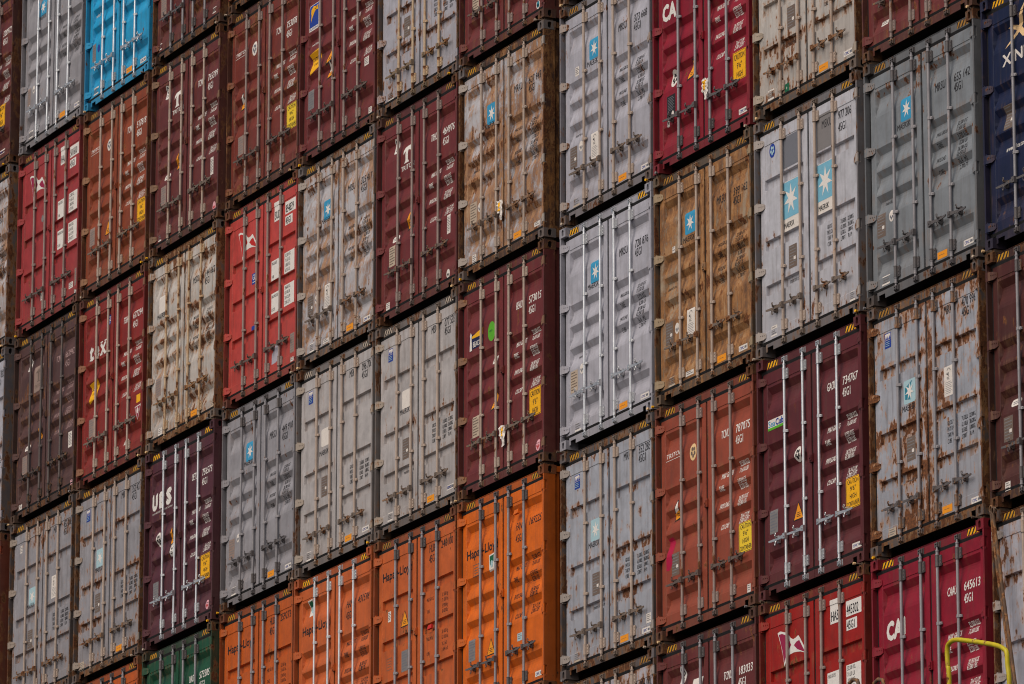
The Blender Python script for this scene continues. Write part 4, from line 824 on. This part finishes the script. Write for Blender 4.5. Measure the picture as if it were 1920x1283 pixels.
# ------------------------------------------------------------------ handrail, lashing rods, shackles
def thing(name, me, mats, label, cat, group=None):
    o = link(name, me, mats); o['label'] = label; o['category'] = cat
    if group: o['group'] = group
    return o
def smooth(pts, n=6):
    P = [Vector(p) for p in pts]; out = []
    for i in range(len(P) - 1):
        p0, p1, p2, p3 = P[max(0, i - 1)], P[i], P[i + 1], P[min(len(P) - 1, i + 2)]
        for j in range(n):
            t = j / n; out.append(.5 * ((2 * p1) + (p2 - p0) * t + (2 * p0 - 5 * p1 + 4 * p2 - p3) * t * t + (3 * p1 - p0 - 3 * p2 + p3) * t ** 3))
    return out + [P[-1]]
rail = [(10.90, -1, -.10), (10.894, -1, .827), (10.874, -1, .968), (10.869, -1, 1.154), (10.927, -1, 1.211), (11.055, -1, 1.215), (11.327, -1, 1.149), (11.613, -1, 1.072), (11.862, -1, .998), (12.002, -1, .935), (12.064, -1, .875), (12.076, -1, .738), (12.101, -1, .561), (12.11, -1, -.10)]
b = MB(); b.tube(smooth(rail), .026, 12)
for x in (10.90, 12.11): b.cyl(x, -1, -.11, -.095, .07, 14)
thing('handrail', b.mesh('handrail'), [paint('yellow_rail_paint', srgb(196, 178, 28), 5, .5, 0, .2, .4)], 'bent yellow tube handrail in front of the crimson container, bottom right', 'handrail')
m_rod = paint('lashing_steel', srgb(96, 74, 58), 6, .8, 0, .5, .7)
for pts, lab in (([(10.363, -.10, 2.864), (10.466, -.10, 2.203), (10.573, -.10, 1.666), (10.725, -.10, .907), (10.93, -.10, -.10)], 'long rusty lashing rod leaning before the gap, the left one of two'),
                 ([(10.417, -.11, 2.832), (10.599, -.11, 1.858), (10.796, -.11, .874), (10.98, -.11, -.10)], 'long rusty lashing rod leaning before the gap, the right one of two')):
    b = MB(); b.tube(smooth(pts, 3), .019, 10); p = pts[0]
    b.tube([(p[0] + .03 * math.cos(a), p[1], p[2] + .03 + .04 * math.sin(a)) for a in [2 * math.pi * i / 10 for i in range(10)]], .012, 6, closed=True)
    thing('lashing_rod', b.mesh('lashing_rod'), [m_rod], lab, 'lashing rod', 'lashing rods')
for (x, z, lab) in ((8.22, 1.315, 'rusty shackle loop poking up at the bottom edge, left of two'), (8.765, 1.215, 'rusty shackle loop poking up at the bottom edge, right of two')):
    b = MB(); b.tube([(x - .12, -.6, z - .06), (x - .11, -.6, z + .02), (x - .02, -.6, z + .045), (x + .07, -.6, z + .02), (x + .11, -.6, z - .07), (x + .12, -.6, z - 1.4)], .022, 8)
    b.tube([(x - .12, -.6, z - .06), (x - .14, -.6, z - 1.4)], .022, 8)
    thing('shackle', b.mesh('shackle'), [m_rod], lab, 'shackle', 'shackles at the bottom edge')

# ------------------------------------------------------------------ ship and quay that carry the wall
b = MB(); b.box(-26, 15.5, .02, 13.4, -13.2, -.06)                 # hull side under the deck
b.box(-.12, 15.5, -2.2, 0, -.32, -.115)                            # lashing platform
b.box(-10.3, -.18, -.05, 12.4, -.06, 2.80); b.box(-15.35, -10.35, -.16, 12.3, -.06, 2.70); b.box(-20.4, -15.4, -.2, 12.2, -.06, 5.60)
for i in range(20): b.box(-25.5 + i * 2.05, -25.38 + i * 2.05, -.05, .02, -13, -.4)
thing('ship_hull', b.mesh('ship_hull'), [paint('hull_paint', srgb(40, 60, 84), 9, .3, 0, .4)], 'dark blue ship hull and hatch coaming that carries the stacked containers', 'ship')
g = bpy.data.meshes.new('quay'); g.from_pydata([(-300, -300, -13.9), (300, -300, -13.9), (300, 300, -13.9), (-300, 300, -13.9)], [], [(0, 1, 2, 3)]); g.materials.append(None)
q = link('ground', g, [paint('quay_asphalt', (.07, .068, .065, 1), 1, 0, 0, .2, .9)]); q['kind'] = 'structure'; q['label'] = 'grey quay surface'

# ------------------------------------------------------------------ light, sky, camera
w = bpy.data.worlds.new('World'); sc.world = w; w.use_nodes = True; t = w.node_tree; bg = t.nodes['Background']
sky = t.nodes.new('ShaderNodeTexSky'); sky.sky_type = 'NISHITA'; sky.sun_disc = False
SEL, SRO = math.radians(51), math.radians(168)
sky.sun_elevation = SEL; sky.sun_rotation = SRO; sky.air_density = 1.0; sky.dust_density = 6; sky.ozone_density = 1
t.links.new(sky.outputs[0], bg.inputs[0]); bg.inputs[1].default_value = .055
sd = bpy.data.lights.new('sun', 'SUN'); sd.energy = 1.5; sd.angle = math.radians(62); sd.color = (1, .93, .86)
so = bpy.data.objects.new('sun', sd); COL.objects.link(so)
dirv = Vector((math.sin(SRO) * math.cos(SEL), math.cos(SRO) * math.cos(SEL), math.sin(SEL)))
so.rotation_euler = dirv.to_track_quat('Z', 'Y').to_euler(); so.location = (0, -30, 40)

cd = bpy.data.cameras.new('camera'); cam = bpy.data.objects.new('camera', cd); COL.objects.link(cam); sc.camera = cam
cd.sensor_width = 36; cd.lens = 11050.941 * 36 / 1920; cd.clip_start = .5; cd.clip_end = 1500
R_ = [(0.454924, 0.89053, 0.000397), (0.233941, -0.119938, 0.964825), (-0.859253, 0.438829, 0.262894)]
Mx = Matrix(((R_[0][0], R_[1][0], -R_[2][0], 63.60321), (R_[0][1], R_[1][1], -R_[2][1], -33.15327), (R_[0][2], R_[1][2], -R_[2][2], -12.23406), (0, 0, 0, 1)))
cam.matrix_world = Mx
cd.dof.use_dof = True; cd.dof.focus_distance = 74; cd.dof.aperture_fstop = 7
vs = sc.view_settings; vs.view_transform = 'Standard'; vs.look = 'None'; vs.exposure = EXPO; vs.gamma = 1
sc.cycles.max_bounces = 6; sc.cycles.filter_width = 1.05
